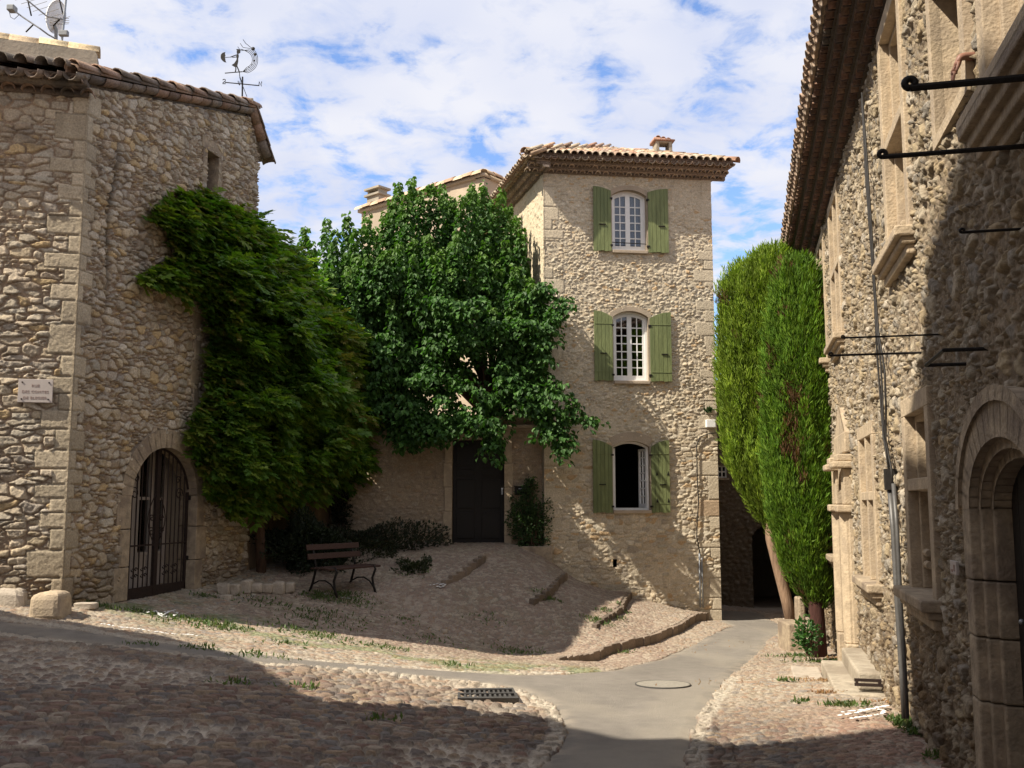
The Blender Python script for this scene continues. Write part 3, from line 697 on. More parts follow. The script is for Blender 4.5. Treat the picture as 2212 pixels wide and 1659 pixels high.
# slit window
mb = MB(); a0, a1, z0, z1 = SLIT
mb.wbox(LW, a0 - .14, a0, z0 - .1, z1 + .05, -.2, .035); mb.wbox(LW, a1, a1 + .12, z0 - .1, z1, -.2, .035); mb.wbox(LW, a0 - .2, a1 + .2, z1, z1 + .22, -.2, .045); mb.wbox(LW, a0 - .14, a1 + .12, z0 - .2, z0 - .1, -.2, .05)
sw_ = build('slit_window', mb, 'dressed_l', LH, bevel=.01)
mb = MB(); mb.wbox(LW, a0, a1, z0 - .1, z1, -.34, -.3); build('blocking', mb, 'plaster_g', sw_)
# jambs of the tall opening half hidden by the creeper
mb = MB()
for k in range(5):
    w_ = .26 if k % 2 else .16; mb.wbox(LW, 3.18 - w_, 3.18, 3.15 + k * .42, 3.15 + k * .42 + .405, -.1, .055)
mb.wbox(LW, 3.18, 3.34, 3.15, 5.3, -.08, .03, None)
build('window_jamb', mb, 'dressed_l', LH, bevel=.012)
# cornice and roof
A_ = Acc(); genoise(A_, SW, -.02, 3.4, 7.37, 2, .15, .115, .26, .095, [(.30, .20, .14), (.26, .18, .13), (.34, .24, .17)], 3)
A_.out('cornice', 'tile', LH)
A_ = Acc(); Ld3 = np.array([LW.d[0], LW.d[1], .30]); Sd3 = np.array([SW.d[0], SW.d[1], 0])
eo = np.array(LW.P(-.42, 7.56, .03))
tiled_slope(A_, eo, Sd3, Ld3, 6.5, 5.2, OLDT, 5, sp=.25)
# verge course: bigger lapped tiles with lifted mouths
rnd = random.Random(9)
for k in range(11):
    P_ = np.array(LW.P(-.42 + k * .48, 7.57 + .30 * k * .48 + .03, .05))
    c = np.array(OLDT[rnd.randrange(6)]) * (.8 + .5 * rnd.random())
    tile_seg(A_, P_ + np.array([0, 0, .03 + .02 * rnd.random()]), nrm(Ld3 + np.array([0, 0, -.07])), (0, 0, 1), .135, .105, .56, c, th=.02)
    tile_seg(A_, P_ + np.array([0, 0, -.02]), nrm(Ld3), (0, 0, 1), .115, .105, .50, c * .8, th=.02)
rz = 7.57 + .30 * 5.05 + .06
R0 = np.array(LW.P(4.60, rz, .06)); RD = np.array([LW.d[0] * .72, LW.d[1] * .72, -.80])
tiled_slope(A_, np.array(LW.P(4.64, rz - .02, .05)) + RD * .9, Sd3, -RD, 6.0, .9, OLDT, 8, sp=.25)
for k in range(14):
    tile_seg(A_, R0 + Sd3 * (k * .42 - .06) + np.array([0, 0, .015 * (k % 2)]), Sd3, (0, 0, 1), .135, .125, .46, (.42, .33, .22), th=.02)
for k in range(3):
    P_ = np.array(LW.P(4.66, rz - .0, .06)) + RD * (k * .34); tile_seg(A_, P_, RD, (0, 0, 1), .125, .14, .46, (.20, .15, .12), th=.02)
m2 = MB()
b0 = [LW.P(-.3, 7.54, -.02), LW.P(4.62, 9.02, -.02), LW.P(4.62, 9.02, -7.5), SW.P(7, 7.5, .3)]
m2.hexa([tuple(np.array(p) - np.array([0, 0, .10])) for p in b0] + b0, (.2, .16, .12))
b1 = [LW.P(4.62, 9.03, .02), tuple(np.array(LW.P(4.64, 9.04, .02)) + RD * .86), tuple(np.array(LW.P(4.64, 9.04, -7.5)) + RD * .86), LW.P(4.62, 9.03, -7.5)]
m2.hexa([tuple(np.array(p) - np.array([0, 0, .10])) for p in b1] + b1, (.2, .16, .12))
A_.mb(m2); A_.out('roof', 'tile', LH)
# raised parapet behind the eave
UO = atY(207, 100, 14.7); UW = Wall(UO, 252); ut = UW.hit(207, 102)[1]
mb = MB(); mb.wbox(UW, 0, 5, 7.6, ut - .06, -.35, 0); mb.hexa([UW.P(-.1, 7.6, 0), UW.P(0, 7.6, 0), UW.P(0, 7.6, -.35), UW.P(-.1, 7.6, -.35), UW.P(-.02, ut - .1, 0), UW.P(0, ut - .1, 0), UW.P(0, ut - .1, -.35), UW.P(-.02, ut - .1, -.35)])
pp = build('parapet', mb, 'plaster_g', LH)
A_ = Acc()
for k in range(11):
    tile_seg(A_, np.array(UW.P(-.05 + k * .42, ut - .06 + .012 * (k % 2), -.15)), np.array([UW.d[0], UW.d[1], 0]), (0, 0, 1), .135, .15, .45, np.array([(.50, .38, .23), (.55, .44, .27), (.42, .32, .21)][k % 3]), th=.02)
A_.out('coping', 'tile_c', pp)

# street name plaque
PO = SW.hit(38, 815, .07); pu0, pz0 = SW.hit(112, 870, .09); pu1, pz1 = SW.hit(40, 818, .09)
def text_mesh(W_, s, u, z, off, size, depth=.003, flip=False):
    cu = bpy.data.curves.new('t', 'FONT'); cu.body = s; cu.size = size; cu.align_x = 'CENTER'; cu.extrude = depth; cu.space_character = 1.15
    o = bpy.data.objects.new('t', cu); COL.objects.link(o); dg = bpy.context.evaluated_depsgraph_get(); dg.update()
    me = o.evaluated_get(dg).to_mesh(); vs = [(v.co.x, v.co.y, v.co.z) for v in me.vertices]; fs = [tuple(p.vertices) for p in me.polygons]
    o.evaluated_get(dg).to_mesh_clear(); bpy.data.objects.remove(o); bpy.data.curves.remove(cu)
    right = np.array([-W_.n[1], W_.n[0]]);                       # reader's right when facing the wall
    sg = 1 if right @ W_.d > 0 else -1
    if flip: sg = -sg
    return [W_.P(u + sg * x, z + y, off + zz_) for x, y, zz_ in vs], fs
sg_ = thing('street_sign', SW.P((pu0 + pu1) / 2, pz0, .06), 'pale stone street name plaque screwed to the rubble wall beside the corner', 'sign')
mb = MB(); mb.wbox(SW, pu0, pu1, pz0, pz1, .05, .085); build('plate', mb, 'marble', sg_, bevel=.004)
mc = (pu0 + pu1) / 2; hh = pz1 - pz0; mb = MB()
for s, f in (('RUE', .66), ('DES COMTES', .40), ('DE BLEGIER', .14)):
    vs, fs = text_mesh(SW, s, mc, pz0 + hh * f, .0865, .052, .0012); mb.add(vs, fs)
build('lettering', mb, 'letter', sg_)
for u in (pu0 + .05, pu1 - .05):
    for z in (pz0 + .045, pz1 - .045):
        mb = MB(); mb.tube([SW.P(u, z, .08), SW.P(u, z, .093)], .011, 8); build('screw', mb, 'rust', sg_)

# ------------------------------------------------------------------ garden wall under the wisteria
gwl = thing('garden_wall', LW.P(8, .4, -.2), 'stained brown rendered garden wall behind the bench', 'wall')
xsu = lin(5.12, 11.0, .05); 
def gfn(U, Z): return .03 * (fbm(U * 2.2, Z * 1.1, 5, 4) - .5) + .012 * (fbm(U * 11, Z * 6, 6, 3) - .5), np.ones(U.shape + (3,)) * .3
A_ = Acc(); A_.add(*sheet(LW, lin(5.1, 11.0, .03), lin(-.5, 2.9, .03), gfn))
m2 = MB(); m2.wbox(LW, 5.1, 10.98, -.5, 2.88, -.45, -.02); A_.mb(m2); A_.out('wall', 'plaster', gwl)
mb = MB()
for k in range(6): mb.wbox(LW, 10.86, 11.08, .2 + k * .46, .2 + k * .46 + .45, -.47, .05)
build('end_pier', mb, 'dressed_l', gwl, bevel=.015)

# ------------------------------------------------------------------ courtyard wall with the black door
CYW = thing('courtyard_wall', DW.P(1.5, .6), 'low beige courtyard wall holding the tall black door beside the tower', 'wall')
du0, du1, dz0, dz1 = .92, 2.10, .64, 2.99
A_ = Acc(); A_.add(*sheet(DW, edges(lin(.0, 6.6, .019), (du0, du1)), edges(lin(-.3, 3.45, .019), (dz1,)), court_fn, lambda u, z: (u > du0) & (u < du1) & (z < dz1)))
m2 = MB(); m2.wbox(DW, du1 + .01, 6.6, -.3, 3.44, -.5, -.02, (.4, .32, .22)); m2.wbox(DW, 0, du0 - .01, -.3, 3.44, -.5, -.02, (.4, .32, .22)); m2.wbox(DW, du0 - .01, du1 + .01, dz1 + .02, 3.44, -.5, -.02, (.4, .32, .22))
A_.mb(m2); A_.out('wall', 'stone', CYW)
mb = MB()
for s_, e0 in ((-1, du0), (1, du1)):
    for k in range(5): mb.wbox(DW, min(e0, e0 + s_ * (.20 if k % 2 else .17)), max(e0, e0 + s_ * (.20 if k % 2 else .17)), .3 + k * .54, .3 + k * .54 + .532, -.3, .055 + .004 * (k % 2))
for k in range(5): mb.wbox(DW, du0 - .17 + k * .304, du0 - .17 + k * .304 + .30, dz1, dz1 + .21, -.3, .06)
mb.wbox(DW, -.0, 2.5, dz1 + .25, dz1 + .33, -.3, .14); mb.wbox(DW, 0, 2.45, dz1 + .21, dz1 + .25, -.3, .09)
build('door_surround', mb, 'dressed', CYW, bevel=.01)
mb = MB(); mb.wbox(DW, -.1, 6.7, 3.44, 3.52, -.6, .1); build('coping', mb, 'dressed_l', CYW, bevel=.01)
mb = MB(); mb.wbox(DW, du0, du1, dz0 - .02, dz1, -.22, -.18)
for lf0 in (du0 + .03, (du0 + du1) / 2 + .02):
    wd = (du1 - du0) / 2 - .05
    for a0, b0 in ((.12, .72), (.80, 1.45), (1.53, 1.68), (1.76, 2.22)):
        mb.wbox(DW, lf0 + .06, lf0 + wd - .06, dz0 + a0, dz0 + b0, -.185, -.155)
door = build('door', mb, 'black', CYW, bevel=.008)
mb = MB(); mb.wbox(DW, du0 + .03, du0 + .07, 1.75, 1.90, -.16, -.13); build('handle', mb, 'galv', door)
mb = MB(); mb.wbox(DW, .55, 2.35, .30, .63, -.35, .40); mb.wbox(DW, -.15, .56, .2, .61, .02, .55)
build('door_step', mb, 'dressed_l', CYW, bevel=.02)
mbx = thing('letter_box', DW.P(.50, 1.78, .08), 'small dark letter box on the wall right of the black door', 'letter box')
mb = MB(); mb.wbox(DW, .34, .68, 1.74, 1.92, .03, .15); mb.wbox(DW, .32, .70, 1.92, 1.94, .02, .18); build('box', mb, 'iron', mbx, bevel=.006)
mb = MB(); mb.wbox(DW, .42, .60, 1.87, 1.885, .15, .155); build('slot', mb, 'galv', mbx)

# ------------------------------------------------------------------ tower house
TH = thing('tower_house', (CT[0], CT[1], -.2), 'tall narrow three storey stone house with green shutters and tiled hip roof', 'house')
WIN = [(1.60, 2.43, 7.40, 8.72, .14), (1.60, 2.43, 4.34, 5.83, .14), (1.55, 2.41, 1.40, 2.83, .13)]
def seg_top(u, s0, s1, zs, rise):
    a_ = (s1 - s0) / 2; R_ = (a_ * a_ + rise * rise) / (2 * rise); return zs + np.sqrt(np.maximum(R_ * R_ - (u - (s0 + s1) / 2) ** 2, 0)) - (R_ - rise)
def thole(u, z):
    h = (u > 1.53) & (u < 1.62) & (z > .14) & (z < .30)
    for s0, s1, z0, zs, rs in WIN: h |= (u > s0) & (u < s1) & (z > z0) & (z < seg_top(u, s0, s1, zs, rs) + .02)
    return h
A_ = Acc()
A_.add(*sheet(TF, edges(lin(-.02, 4.02, .0175), [w_[0] for w_ in WIN] + [w_[1] for w_ in WIN] + [1.53, 1.62]), edges(lin(-1.6, 9.22, .0175), [w_[2] for w_ in WIN]), tower_fn, thole))
A_.add(*sheet(TS, lin(-.02, 5.2, .026), lin(3.2, 9.22, .026), side_fn))
tw = (.44, .36, .27)
A_.add(*quadplane(TS.P(5.2, -.3), TS.P(9, -.3), TS.P(9, 9.3), TS.P(5.2, 9.3), tw)); A_.add(*quadplane(TS.P(0, -.3), TS.P(5.2, -.3), TS.P(5.2, 3.2), TS.P(0, 3.2), tw))
e1 = np.array(TF.P(4.0, -1.6)); bk_ = np.array([TS.d[0], TS.d[1], 0]) * 9; up_ = np.array([0, 0, 10.85])
A_.add(*quadplane(e1, e1 + bk_, e1 + bk_ + up_, e1 + up_, tw)); s9 = np.array(TS.P(9, -1.6)); A_.add(*quadplane(s9, e1 + bk_, e1 + bk_ + up_, s9 + up_, tw))
A_.out('wall', 'tstone', TH)
# interior lining keeps the rooms dark
mb = MB()
for (s0, s1, z0, zs, rs) in WIN:
    mb.wbox(TF, s0 - .8, s1 + .8, z0 - 1.0, z0 - .95, -3.2, -.3); mb.wbox(TF, s0 - .8, s1 + .8, zs + .7, zs + .75, -3.2, -.3); mb.wbox(TF, s0 - .8, s1 + .8, z0 - 1, zs + .7, -3.25, -3.2)
    mb.wbox(TF, s0 - .85, s0 - .8, z0 - 1, zs + .7, -3.2, -.3); mb.wbox(TF, s1 + .8, s1 + .85, z0 - 1, zs + .7, -3.2, -.3)
mb.wbox(TF, 1.50, 1.65, .1, .34, -.42, -.40)
build('room_lining', mb, 'dark', TH)
def casement(name, W_, s0, s1, z0, ztop, off, cols, rows, parent, rail=.055, thick=.045, bot=.09):
    """glazed leaf; ztop(u) gives its upper edge"""
    mb = MB()
    def bar(a0, a1, b0, b1, o0, o1): mb.wbox(W_, a0, a1, b0, b1, o0, o1)
    def column(u0, u1, zlo, o0, o1): mb.wprism(W_, [(u0, zlo), (u1, zlo), (u1, ztop(u1)), (u0, ztop(u0))], o0, o1)
    column(s0, s0 + rail, z0, off - thick, off); column(s1 - rail, s1, z0, off - thick, off)
    bar(s0 + rail, s1 - rail, z0, z0 + bot, off - thick, off - .002)
    us_ = np.linspace(s0 + rail, s1 - rail, 5)
    for a0, a1 in zip(us_[:-1], us_[1:]): mb.wprism(W_, [(a0, ztop(a0) - rail), (a1, ztop(a1) - rail), (a1, ztop(a1)), (a0, ztop(a0))], off - thick, off - .002)
    iw = (s1 - s0 - 2 * rail) / cols; m_ = .012
    for k in range(1, cols): column(s0 + rail + k * iw - m_, s0 + rail + k * iw + m_, z0 + bot, off - thick * .8, off - .006)
    zt = min(ztop(s0), ztop(s1)) - rail * .5; ih = (zt - z0 - bot) / rows
    for k in range(1, rows): bar(s0 + rail, s1 - rail, z0 + bot + k * ih - m_, z0 + bot + k * ih + m_, off - thick * .8, off - .008)
    o = build(name, mb, 'white', parent)
    return o
for wi, (s0, s1, z0, zs, rs) in enumerate(WIN):
    top = lambda u, s0=s0, s1=s1, zs=zs, rs=rs: float(seg_top(np.array(u), s0, s1, zs, rs))
    # rendered reveal and the band of smooth mortar round the opening
    mb = MB(); ol = [(s0, z0), (s0, zs)] + arch(s0, s1, zs, rs, 12, 0)[1:-1] + [(s1, zs), (s1, z0)]
    for (a0, b0), (a1, b1) in zip(ol[:-1], ol[1:]): mb.add([TF.P(a0, b0, .022), TF.P(a1, b1, .022), TF.P(a1, b1, -.30), TF.P(a0, b0, -.30)], [(0, 1, 2, 3)])
    oi = arch(s0 - .0, s1 + .0, zs, rs, 12, 0); oo = arch(s0 - .07, s1 + .07, zs + .09 + (.10 if wi == 2 else 0), rs + .015, 12, 0)
    mb.wstrip(TF, oi, oo, -.02, .026)
    mb.wstrip(TF, [(s1, z0), (s1, zs)], [(s1 + .06, z0 - .02), (s1 + .07, zs + .09)], -.02, .026); mb.wstrip(TF, [(s0 - .06, z0 - .02), (s0 - .07, zs + .09)], [(s0, z0), (s0, zs)], -.02, .026)
    wn = build('window', mb, 'plaster_b', TH); 
    mb = MB(); fr = -.13
    mb.wprism(TF, [(s0, z0), (s0 + .05, z0), (s0 + .05, top(s0 + .05)), (s0, zs)], fr - .06, fr + .015); mb.wprism(TF, [(s1 - .05, z0), (s1, z0), (s1, zs), (s1 - .05, top(s1 - .05))], fr - .06, fr + .015)
    mb.wbox(TF, s0 + .05, s1 - .05, z0, z0 + .05, fr - .06, fr + .014)
    ar = arch(s0, s1, zs, rs, 12, 0); mb.wstrip(TF, [(a0, b0 - .05) for a0, b0 in ar], ar, fr - .06, fr + .012)
    build('frame', mb, 'white', wn)
    lt = lambda u, t=top: t(u) - .052
    if wi < 2:
        md = (s0 + s1) / 2; rows_ = 6 if wi == 0 else 7
        casement('casement', TF, s0 + .05, md, z0 + .05, lt, fr, 2, rows_, wn); casement('casement', TF, md, s1 - .05, z0 + .05, lt, fr, 2, rows_, wn)
        mb = MB(); mb.wprism(TF, [(s0 + .08, z0 + .1), (s1 - .08, z0 + .1), (s1 - .08, zs), (md, zs + rs - .08), (s0 + .08, zs)], fr - .028, fr - .022); build('glass', mb, 'glass', wn)
        if wi == 0:
            for (c0, c1) in ((s0 + .07, md - .02), (md + .02, s1 - .07)):
                U_ = np.linspace(c0, c1, 40); Z_ = np.array([z0 + .1, zs + rs - .05]); uu, zzz = np.meshgrid(U_, Z_)
                of_ = fr - .10 + .018 * np.sin((uu - c0) * 75 + 2 * np.sin(uu * 13)); VV = np.stack([TF.o[0] + TF.d[0] * uu + TF.n[0] * of_, TF.o[1] + TF.d[1] * uu + TF.n[1] * of_, zzz], -1).reshape(-1, 3)
                FF = np.array([(k, k + 1, k + 41, k + 40) for k in range(39)]); meshnp('curtain', VV, FF, None, 'curtain', wn)
            mb = MB(); mb.tube([TF.P(s0 - .0, z0 + .20, -.03), TF.P(s1 + .0, z0 + .18, -.03)], .010, 6); build('guard_bar', mb, 'iron', wn)
    else:
        for hs, sgd in ((s0 + .05, 1), (s1 - .05, -1)):
            hp = TF.P(hs, 0, fr - .02); ang = math.degrees(math.atan2(TF.d[0] * sgd, TF.d[1] * sgd)) + (-sgd) * (78 if sgd < 0 else 86)
            HW = Wall(hp, ang)
            if HW.n @ TF.d * sgd < 0: pass
            lc = casement('casement', HW, 0, (s1 - s0) / 2 - .05, z0 + .05, lambda u: zs - .03, 0, 2, 7, wn)
            mb = MB(); mb.wbox(HW, .05, (s1 - s0) / 2 - .1, z0 + .13, zs - .08, -.026, -.022); build('glass', mb, 'glass', wn)
    mb = MB(); mb.wbox(TF, s0 - .0, s1 + .02, z0 - .075, z0 - .0, -.14, .075); build('sill', mb, 'plaster_b', wn, bevel=.012)
# shutters
SHUT = [(1.15, 1.575, 7.36, 8.80, 8.90), (2.455, 2.945, 7.36, 8.80, 8.90), (1.14, 1.575, 4.33, 5.80, 5.95), (2.455, 2.96, 4.33, 5.80, 5.95), (1.08, 1.53, 1.34, 2.82, 2.98), (2.43, 2.86, 1.34, 2.82, 2.98)]
for k, (a0, a1, z0, zi, zo) in enumerate(SHUT):
    left = k % 2 == 0; mb = MB(); n = 5; pw_ = (a1 - a0) / n
    for j in range(n):
        u0, u1 = a0 + j * pw_ + .006, a0 + (j + 1) * pw_ - .006
        f = lambda u: zi + (zo - zi) * (1 - ((u - a0) / (a1 - a0) if left else (a1 - u) / (a1 - a0)) ** 2)
        mb.wprism(TF, [(u0, z0 + .008 * ((j * 7) % 3)), (u1, z0 + .008 * ((j * 7) % 3)), (u1, f(u1)), (u0, f(u0))], .05, .078)
    if k >= 2:
        for zb in (z0 + .20, zi - .16): mb.wbox(TF, a0 + .02, a1 - .02, zb, zb + .018, .078, .086)
    sh = build('shutter', mb, 'green', TH, bevel=.003)
    sh['label'] = 'green plank shutter ' + ('left' if left else 'right') + ' of the ' + ('top', 'middle', 'bottom')[k // 2] + ' window'
    mb = MB(); cu_ = a0 + .16 if left else a1 - .22; zm = z0 + .62
    mb.wbox(TF, cu_ - .02, cu_ + .13, zm, zm + .022, .078, .098); build('latch', mb, 'iron', sh)
    for zh in (z0 + .12, zi - .2): mb = MB(); mb.wbox(TF, (a1 - .03) if left else (a0 - .03), (a1 + .03) if left else (a0 + .03), zh, zh + .04, .03, .09); build('hinge', mb, 'iron', sh)
    if k == 5:
        for (uu, z_) in ((a0 + .13, z0 + .27), (a1 - .04, z0 + .27), (a0 + .13, z0 + .88), (a1 - .04, z0 + .88)): mb = MB(); mb.wprism(TF, [(uu - .03, z_ - .04), (uu + .03, z_ - .04), (uu, z_ + .06)], .079, .083); build('paint_chip', mb, 'iron', sh)
# cornice, roof, chimney
A_ = Acc(); genoise(A_, TF, -.40, 4.36, 9.19, 3, .13, .093, .185, .066, [(.46, .33, .23), (.40, .29, .20), (.50, .38, .27)], 5, 1.3)
genoise(A_, TS, -.36, 9.0, 9.19, 3, .13, .093, .185, .066, [(.46, .33, .23), (.40, .29, .20), (.50, .38, .27)], 6, 1.3)
m2 = MB(); m2.wbox(TF, -.42, 4.44, 9.462, 9.55, -.3, .405, (.22, .16, .12)); m2.wbox(TS, -.40, 9.0, 9.461, 9.548, -.3, .402, (.22, .16, .12)); A_.mb(m2)
A_.out('cornice', 'tile_c', TH)
A_ = Acc(); SL = .43; eo = .455; ez = 9.445
fo = np.array(TF.P(-.52, ez, eo)); Tn = np.array([TF.n[0], TF.n[1], 0]); Td = np.array([TF.d[0], TF.d[1], 0]); Tsn = np.array([TS.n[0], TS.n[1], 0]); Tsd = np.array([TS.d[0], TS.d[1], 0])
tiled_slope(A_, fo, Td, -Tn + np.array([0, 0, SL]), 5.05, 3.3, TOWT, 11, sp=.175, clip=lambda u, s: (u > s * .86 - .12) and (u < 5.1 - s * .86 + .12), lipcol=(.30, .25, .19))
so_ = np.array(TS.P(-.50, ez, eo))
tiled_slope(A_, so_, Tsd, -Tsn + np.array([0, 0, SL]), 9.2, 2.9, TOWT, 12, sp=.175, clip=lambda u, s: u > s * .86 - .12, lipcol=(.30, .25, .19))
hip = nrm(-Tn - Tsn + np.array([0, 0, SL])); hip0 = np.array(TF.P(-.52, ez + .06, eo))
hipv = (-Tn + np.array([0, 0, SL])) + Td * .86
for k in range(8): tile_seg(A_, hip0 + nrm(hipv) * k * .38, hipv, (0, 0, 1), .12, .10, .42, np.array(TOWT[k % 7]) * .8)
hip1 = np.array(TF.P(4.53, ez + .06, eo)); hv1 = (-Tn + np.array([0, 0, SL])) - Td * .86
for k in range(8): tile_seg(A_, hip1 + nrm(hv1) * k * .38, hv1, (0, 0, 1), .12, .10, .42, np.array(TOWT[(k + 2) % 7]) * .9)
m2 = MB(); zr = ez + SL * 2.6
c0, c1_, c2, c3 = TF.P(-.47, ez - .03, .45), TF.P(4.47, ez - .03, .45), tuple(np.array(TF.P(4.47, ez - .03, .45)) + Tsd * 9.5), tuple(np.array(TF.P(-.47, ez - .03, .45)) + Tsd * 9.5)
r1_, r2_ = tuple((np.array(c0) + np.array(c1_)) / 2 + Tsd * 2.55 + np.array([0, 0, SL * 2.5])), tuple((np.array(c2) + np.array(c3)) / 2 - Tsd * 2.5 + np.array([0, 0, SL * 2.5]))
m2.add([c0, c1_, c2, c3, r1_, r2_], [(0, 1, 4, 4), (1, 2, 5, 4), (2, 3, 5, 5), (3, 0, 4, 5), (3, 2, 1, 0)], (.35, .24, .17))
Vn = np.array(m2.v); 
for f in m2.f:
    f2 = list(dict.fromkeys(f))
    if len(f2) == 4: A_.add(Vn, np.array([f2]), np.array([(.3, .2, .15)] * 6))
    else: A_.add(np.array([Vn[f2[0]], Vn[f2[1]], Vn[f2[2]], (Vn[f2[2]] + Vn[f2[0]]) / 2]), np.array([[0, 1, 2, 3]]), np.array([(.3, .2, .15)] * 4))
rf = A_.out('roof', 'tile_c', TH)
mb = MB(); cu0, cz0 = TF.hit(1418, 330, -1.0); cu1, cz1 = TF.hit(1452, 300, -1.0)
cz0 -= .25; cz1 -= .06
for (a0, a1, o0, o1) in ((cu0, cu0 + .08, -1.35, -1.0), (cu1 - .08, cu1, -1.35, -1.0)): mb.wbox(TF, a0, a1, cz0, cz1, o0, o1)
zb_ = cz1 - .24
mb.wbox(TF, cu0 + .08, cu1 - .08, cz0, zb_, -1.349, -1.001); mb.wbox(TF, cu0 + .08, cu1 - .08, cz1 - .04, cz1 - .001, -1.349, -1.001)
ch = build('chimney', mb, 'concrete', TH, bevel=.008)
A_ = Acc()
for j, uu in enumerate((cu0 + .04, cu0 + .17, cu0 + .30)):
    if uu < cu1 + .05: tile_seg(A_, np.array(TF.P(uu, cz1 + .05 - .022 * j, -.95)), -Tn, (0, 0, 1), .07, .065, .46, (.36, .2, .14))
m2 = MB(); m2.hexa([TF.P(cu0 - .06, cz1 + .0, -.95), TF.P(cu1 + .06, cz1 - .0, -.95), TF.P(cu1 + .06, cz1 - .0, -1.4), TF.P(cu0 - .06, cz1, -1.4), TF.P(cu0 - .06, cz1 + .07, -.95), TF.P(cu1 + .06, cz1 + .03, -.95), TF.P(cu1 + .06, cz1 + .03, -1.4), TF.P(cu0 - .06, cz1 + .07, -1.4)], (.36, .2, .14)); A_.mb(m2)
A_.out('chimney_cap', 'tile_c', ch)
# cable, pipe and box on the tower front
mb = MB(); pts = [(1560, 934), (1530, 937), (1512, 944), (1505, 962), (1506, 1030), (1509, 1080), (1506, 1130), (1505, 1160), (1513, 1200)]
mb.tube([TF.P(*TF.hit(x, y, .05), .05) for x, y in pts], .013, 6); cab = setp(build('cable', mb, 'cable', TH, smooth=True))
mb = MB(); mb.tube([TF.P(*TF.hit(1511, 1195, .06), .06), TF.P(*TF.hit(1513, 1312, .06), .06)], .022, 8); mb.tube([TF.P(*TF.hit(1516, 1205, .06), .06), TF.P(*TF.hit(1519, 1312, .06), .06)], .018, 8)
build('drain_pipe', mb, 'galv', TH, smooth=True)
mb = MB(); u_, z_ = TF.hit(1537, 915, .06); mb.wbox(TF, u_ - .13, u_ + .09, z_ - .09, z_ + .09, .0, .10); build('junction_box', mb, 'white', TH, bevel=.012)
mb = MB()
for k in range(5): mb.wbox(TF, 1.30 + k * .0, 1.30, 0, 0, 0, 0) if False else None

# ------------------------------------------------------------------ house behind the tree
BH = thing('rendered_house', (BL.o[0], BL.o[1], 0), 'plain beige rendered house rising behind the mulberry tree', 'house')
bz = BL.hit(1045, 378)[1]; bu = BL.hit(781, 470)[0]; dl = np.array([BL.d[0], BL.d[1], 0]); drr = np.array([BR.d[0], BR.d[1], 0]); bo = np.array([BL.o[0], BL.o[1], 0])
mb = MB(); P4 = [bo, bo + dl * bu, bo + dl * bu + drr * 7, bo + drr * 7]
mb.hexa([tuple(p + np.array([0, 0, -1])) for p in P4] + [tuple(p + np.array([0, 0, bz])) for p in P4]); build('wall', mb, 'plaster_b', BH)
A_ = Acc(); rnd = random.Random(3)
for (dd, L_, wn_) in ((dl, bu, BL), (drr, 7, BR)):
    nn = int(L_ / .38)
    for k in range(nn + 1): tile_seg(A_, bo + dd * (k * .38 - .05) + np.array([wn_.n[0], wn_.n[1], 0]) * .05 + np.array([0, 0, bz + .02 + .02 * (k % 2)]), dd, (0, 0, 1), .15, .14, .42, np.array([(.50, .38, .25), (.44, .30, .2), (.53, .43, .3), (.38, .24, .16)][k % 4]))
    m2 = MB(); m2.wbox(wn_, -.05, L_ + .1, bz - .06, bz + .04, -.3, .09, (.42, .34, .25)); A_.mb(m2)
cen = sum(P4) / 4
for p, q_ in zip(P4, P4[1:] + P4[:1]): A_.add(np.array([p + [0, 0, bz + .03], q_ + [0, 0, bz + .03], (q_ + cen) / 2 + [0, 0, bz + .35], (p + cen) / 2 + [0, 0, bz + .35]]), np.array([[0, 1, 2, 3]]), np.array([(.4, .27, .18)] * 4))
h4 = [(p + cen) / 2 + np.array([0, 0, bz + .35]) for p in P4]; A_.add(np.array(h4), np.array([[0, 1, 2, 3]]), np.array([(.4, .27, .18)] * 4))
brf = A_.out('roof', 'tile_c', BH)
cx0, cz_ = BL.hit(803, 440, -.8); mb = MB()
mb.wbox(BL, cx0 - .35, cx0 + .25, bz, bz + .80, -1.2, -.8); mb.wbox(BL, cx0 - .43, cx0 + .33, bz + .80, bz + .87, -1.28, -.72)
for u in (cx0 - .35, cx0 + .17): mb.wbox(BL, u, u + .08, bz + .87, bz + 1.02, -1.18, -.82)
mb.wbox(BL, cx0 - .43, cx0 + .33, bz + 1.02, bz + 1.09, -1.28, -.72); build('chimney', mb, 'plaster_g', BH)

# ------------------------------------------------------------------ dark house at the end of the alley
AW = Wall((3.6, 27.2), 90)
AH = thing('alley_house', (6.5, 27.2, -1.2), 'dark shaded stone house closing the alley behind the tower', 'house')
pa0, pa1 = 3.0, 4.9; wa0, wz0 = AW.hit(1552, 1032); wa1, wz1 = AW.hit(1570, 1006); wa0 -= .12
def ahole(u, z): return ((u > pa0) & (u < pa1) & (z < .55 + .5 * np.sqrt(np.clip(1 - ((u - (pa0 + pa1) / 2) / .95) ** 2, 0, 1)))) | ((u > wa0) & (u < wa1) & (z > wz0) & (z < wz1))
A_ = Acc(); A_.add(*sheet(AW, edges(lin(-1.5, 8.5, .035), (pa0, pa1, wa0, wa1)), edges(lin(-1.6, 4.8, .035), (wz0, wz1)), lambda U, Z: (court_fn(U, Z)[0] * 2.5, court_fn(U, Z)[1] * .42), ahole))  # stone colour lowered here to stand in for the alley's shade
for a in (((-1.5, 0), (-1.5, -4)), ((8.5, 0), (8.5, -4)), ((-1.5, -4), (8.5, -4))):
    A_.add(*quadplane(AW.P(a[0][0], -1.6, a[0][1]), AW.P(a[1][0], -1.6, a[1][1]), AW.P(a[1][0], 4.8, a[1][1]), AW.P(a[0][0], 4.8, a[0][1]), (.25, .2, .15)))
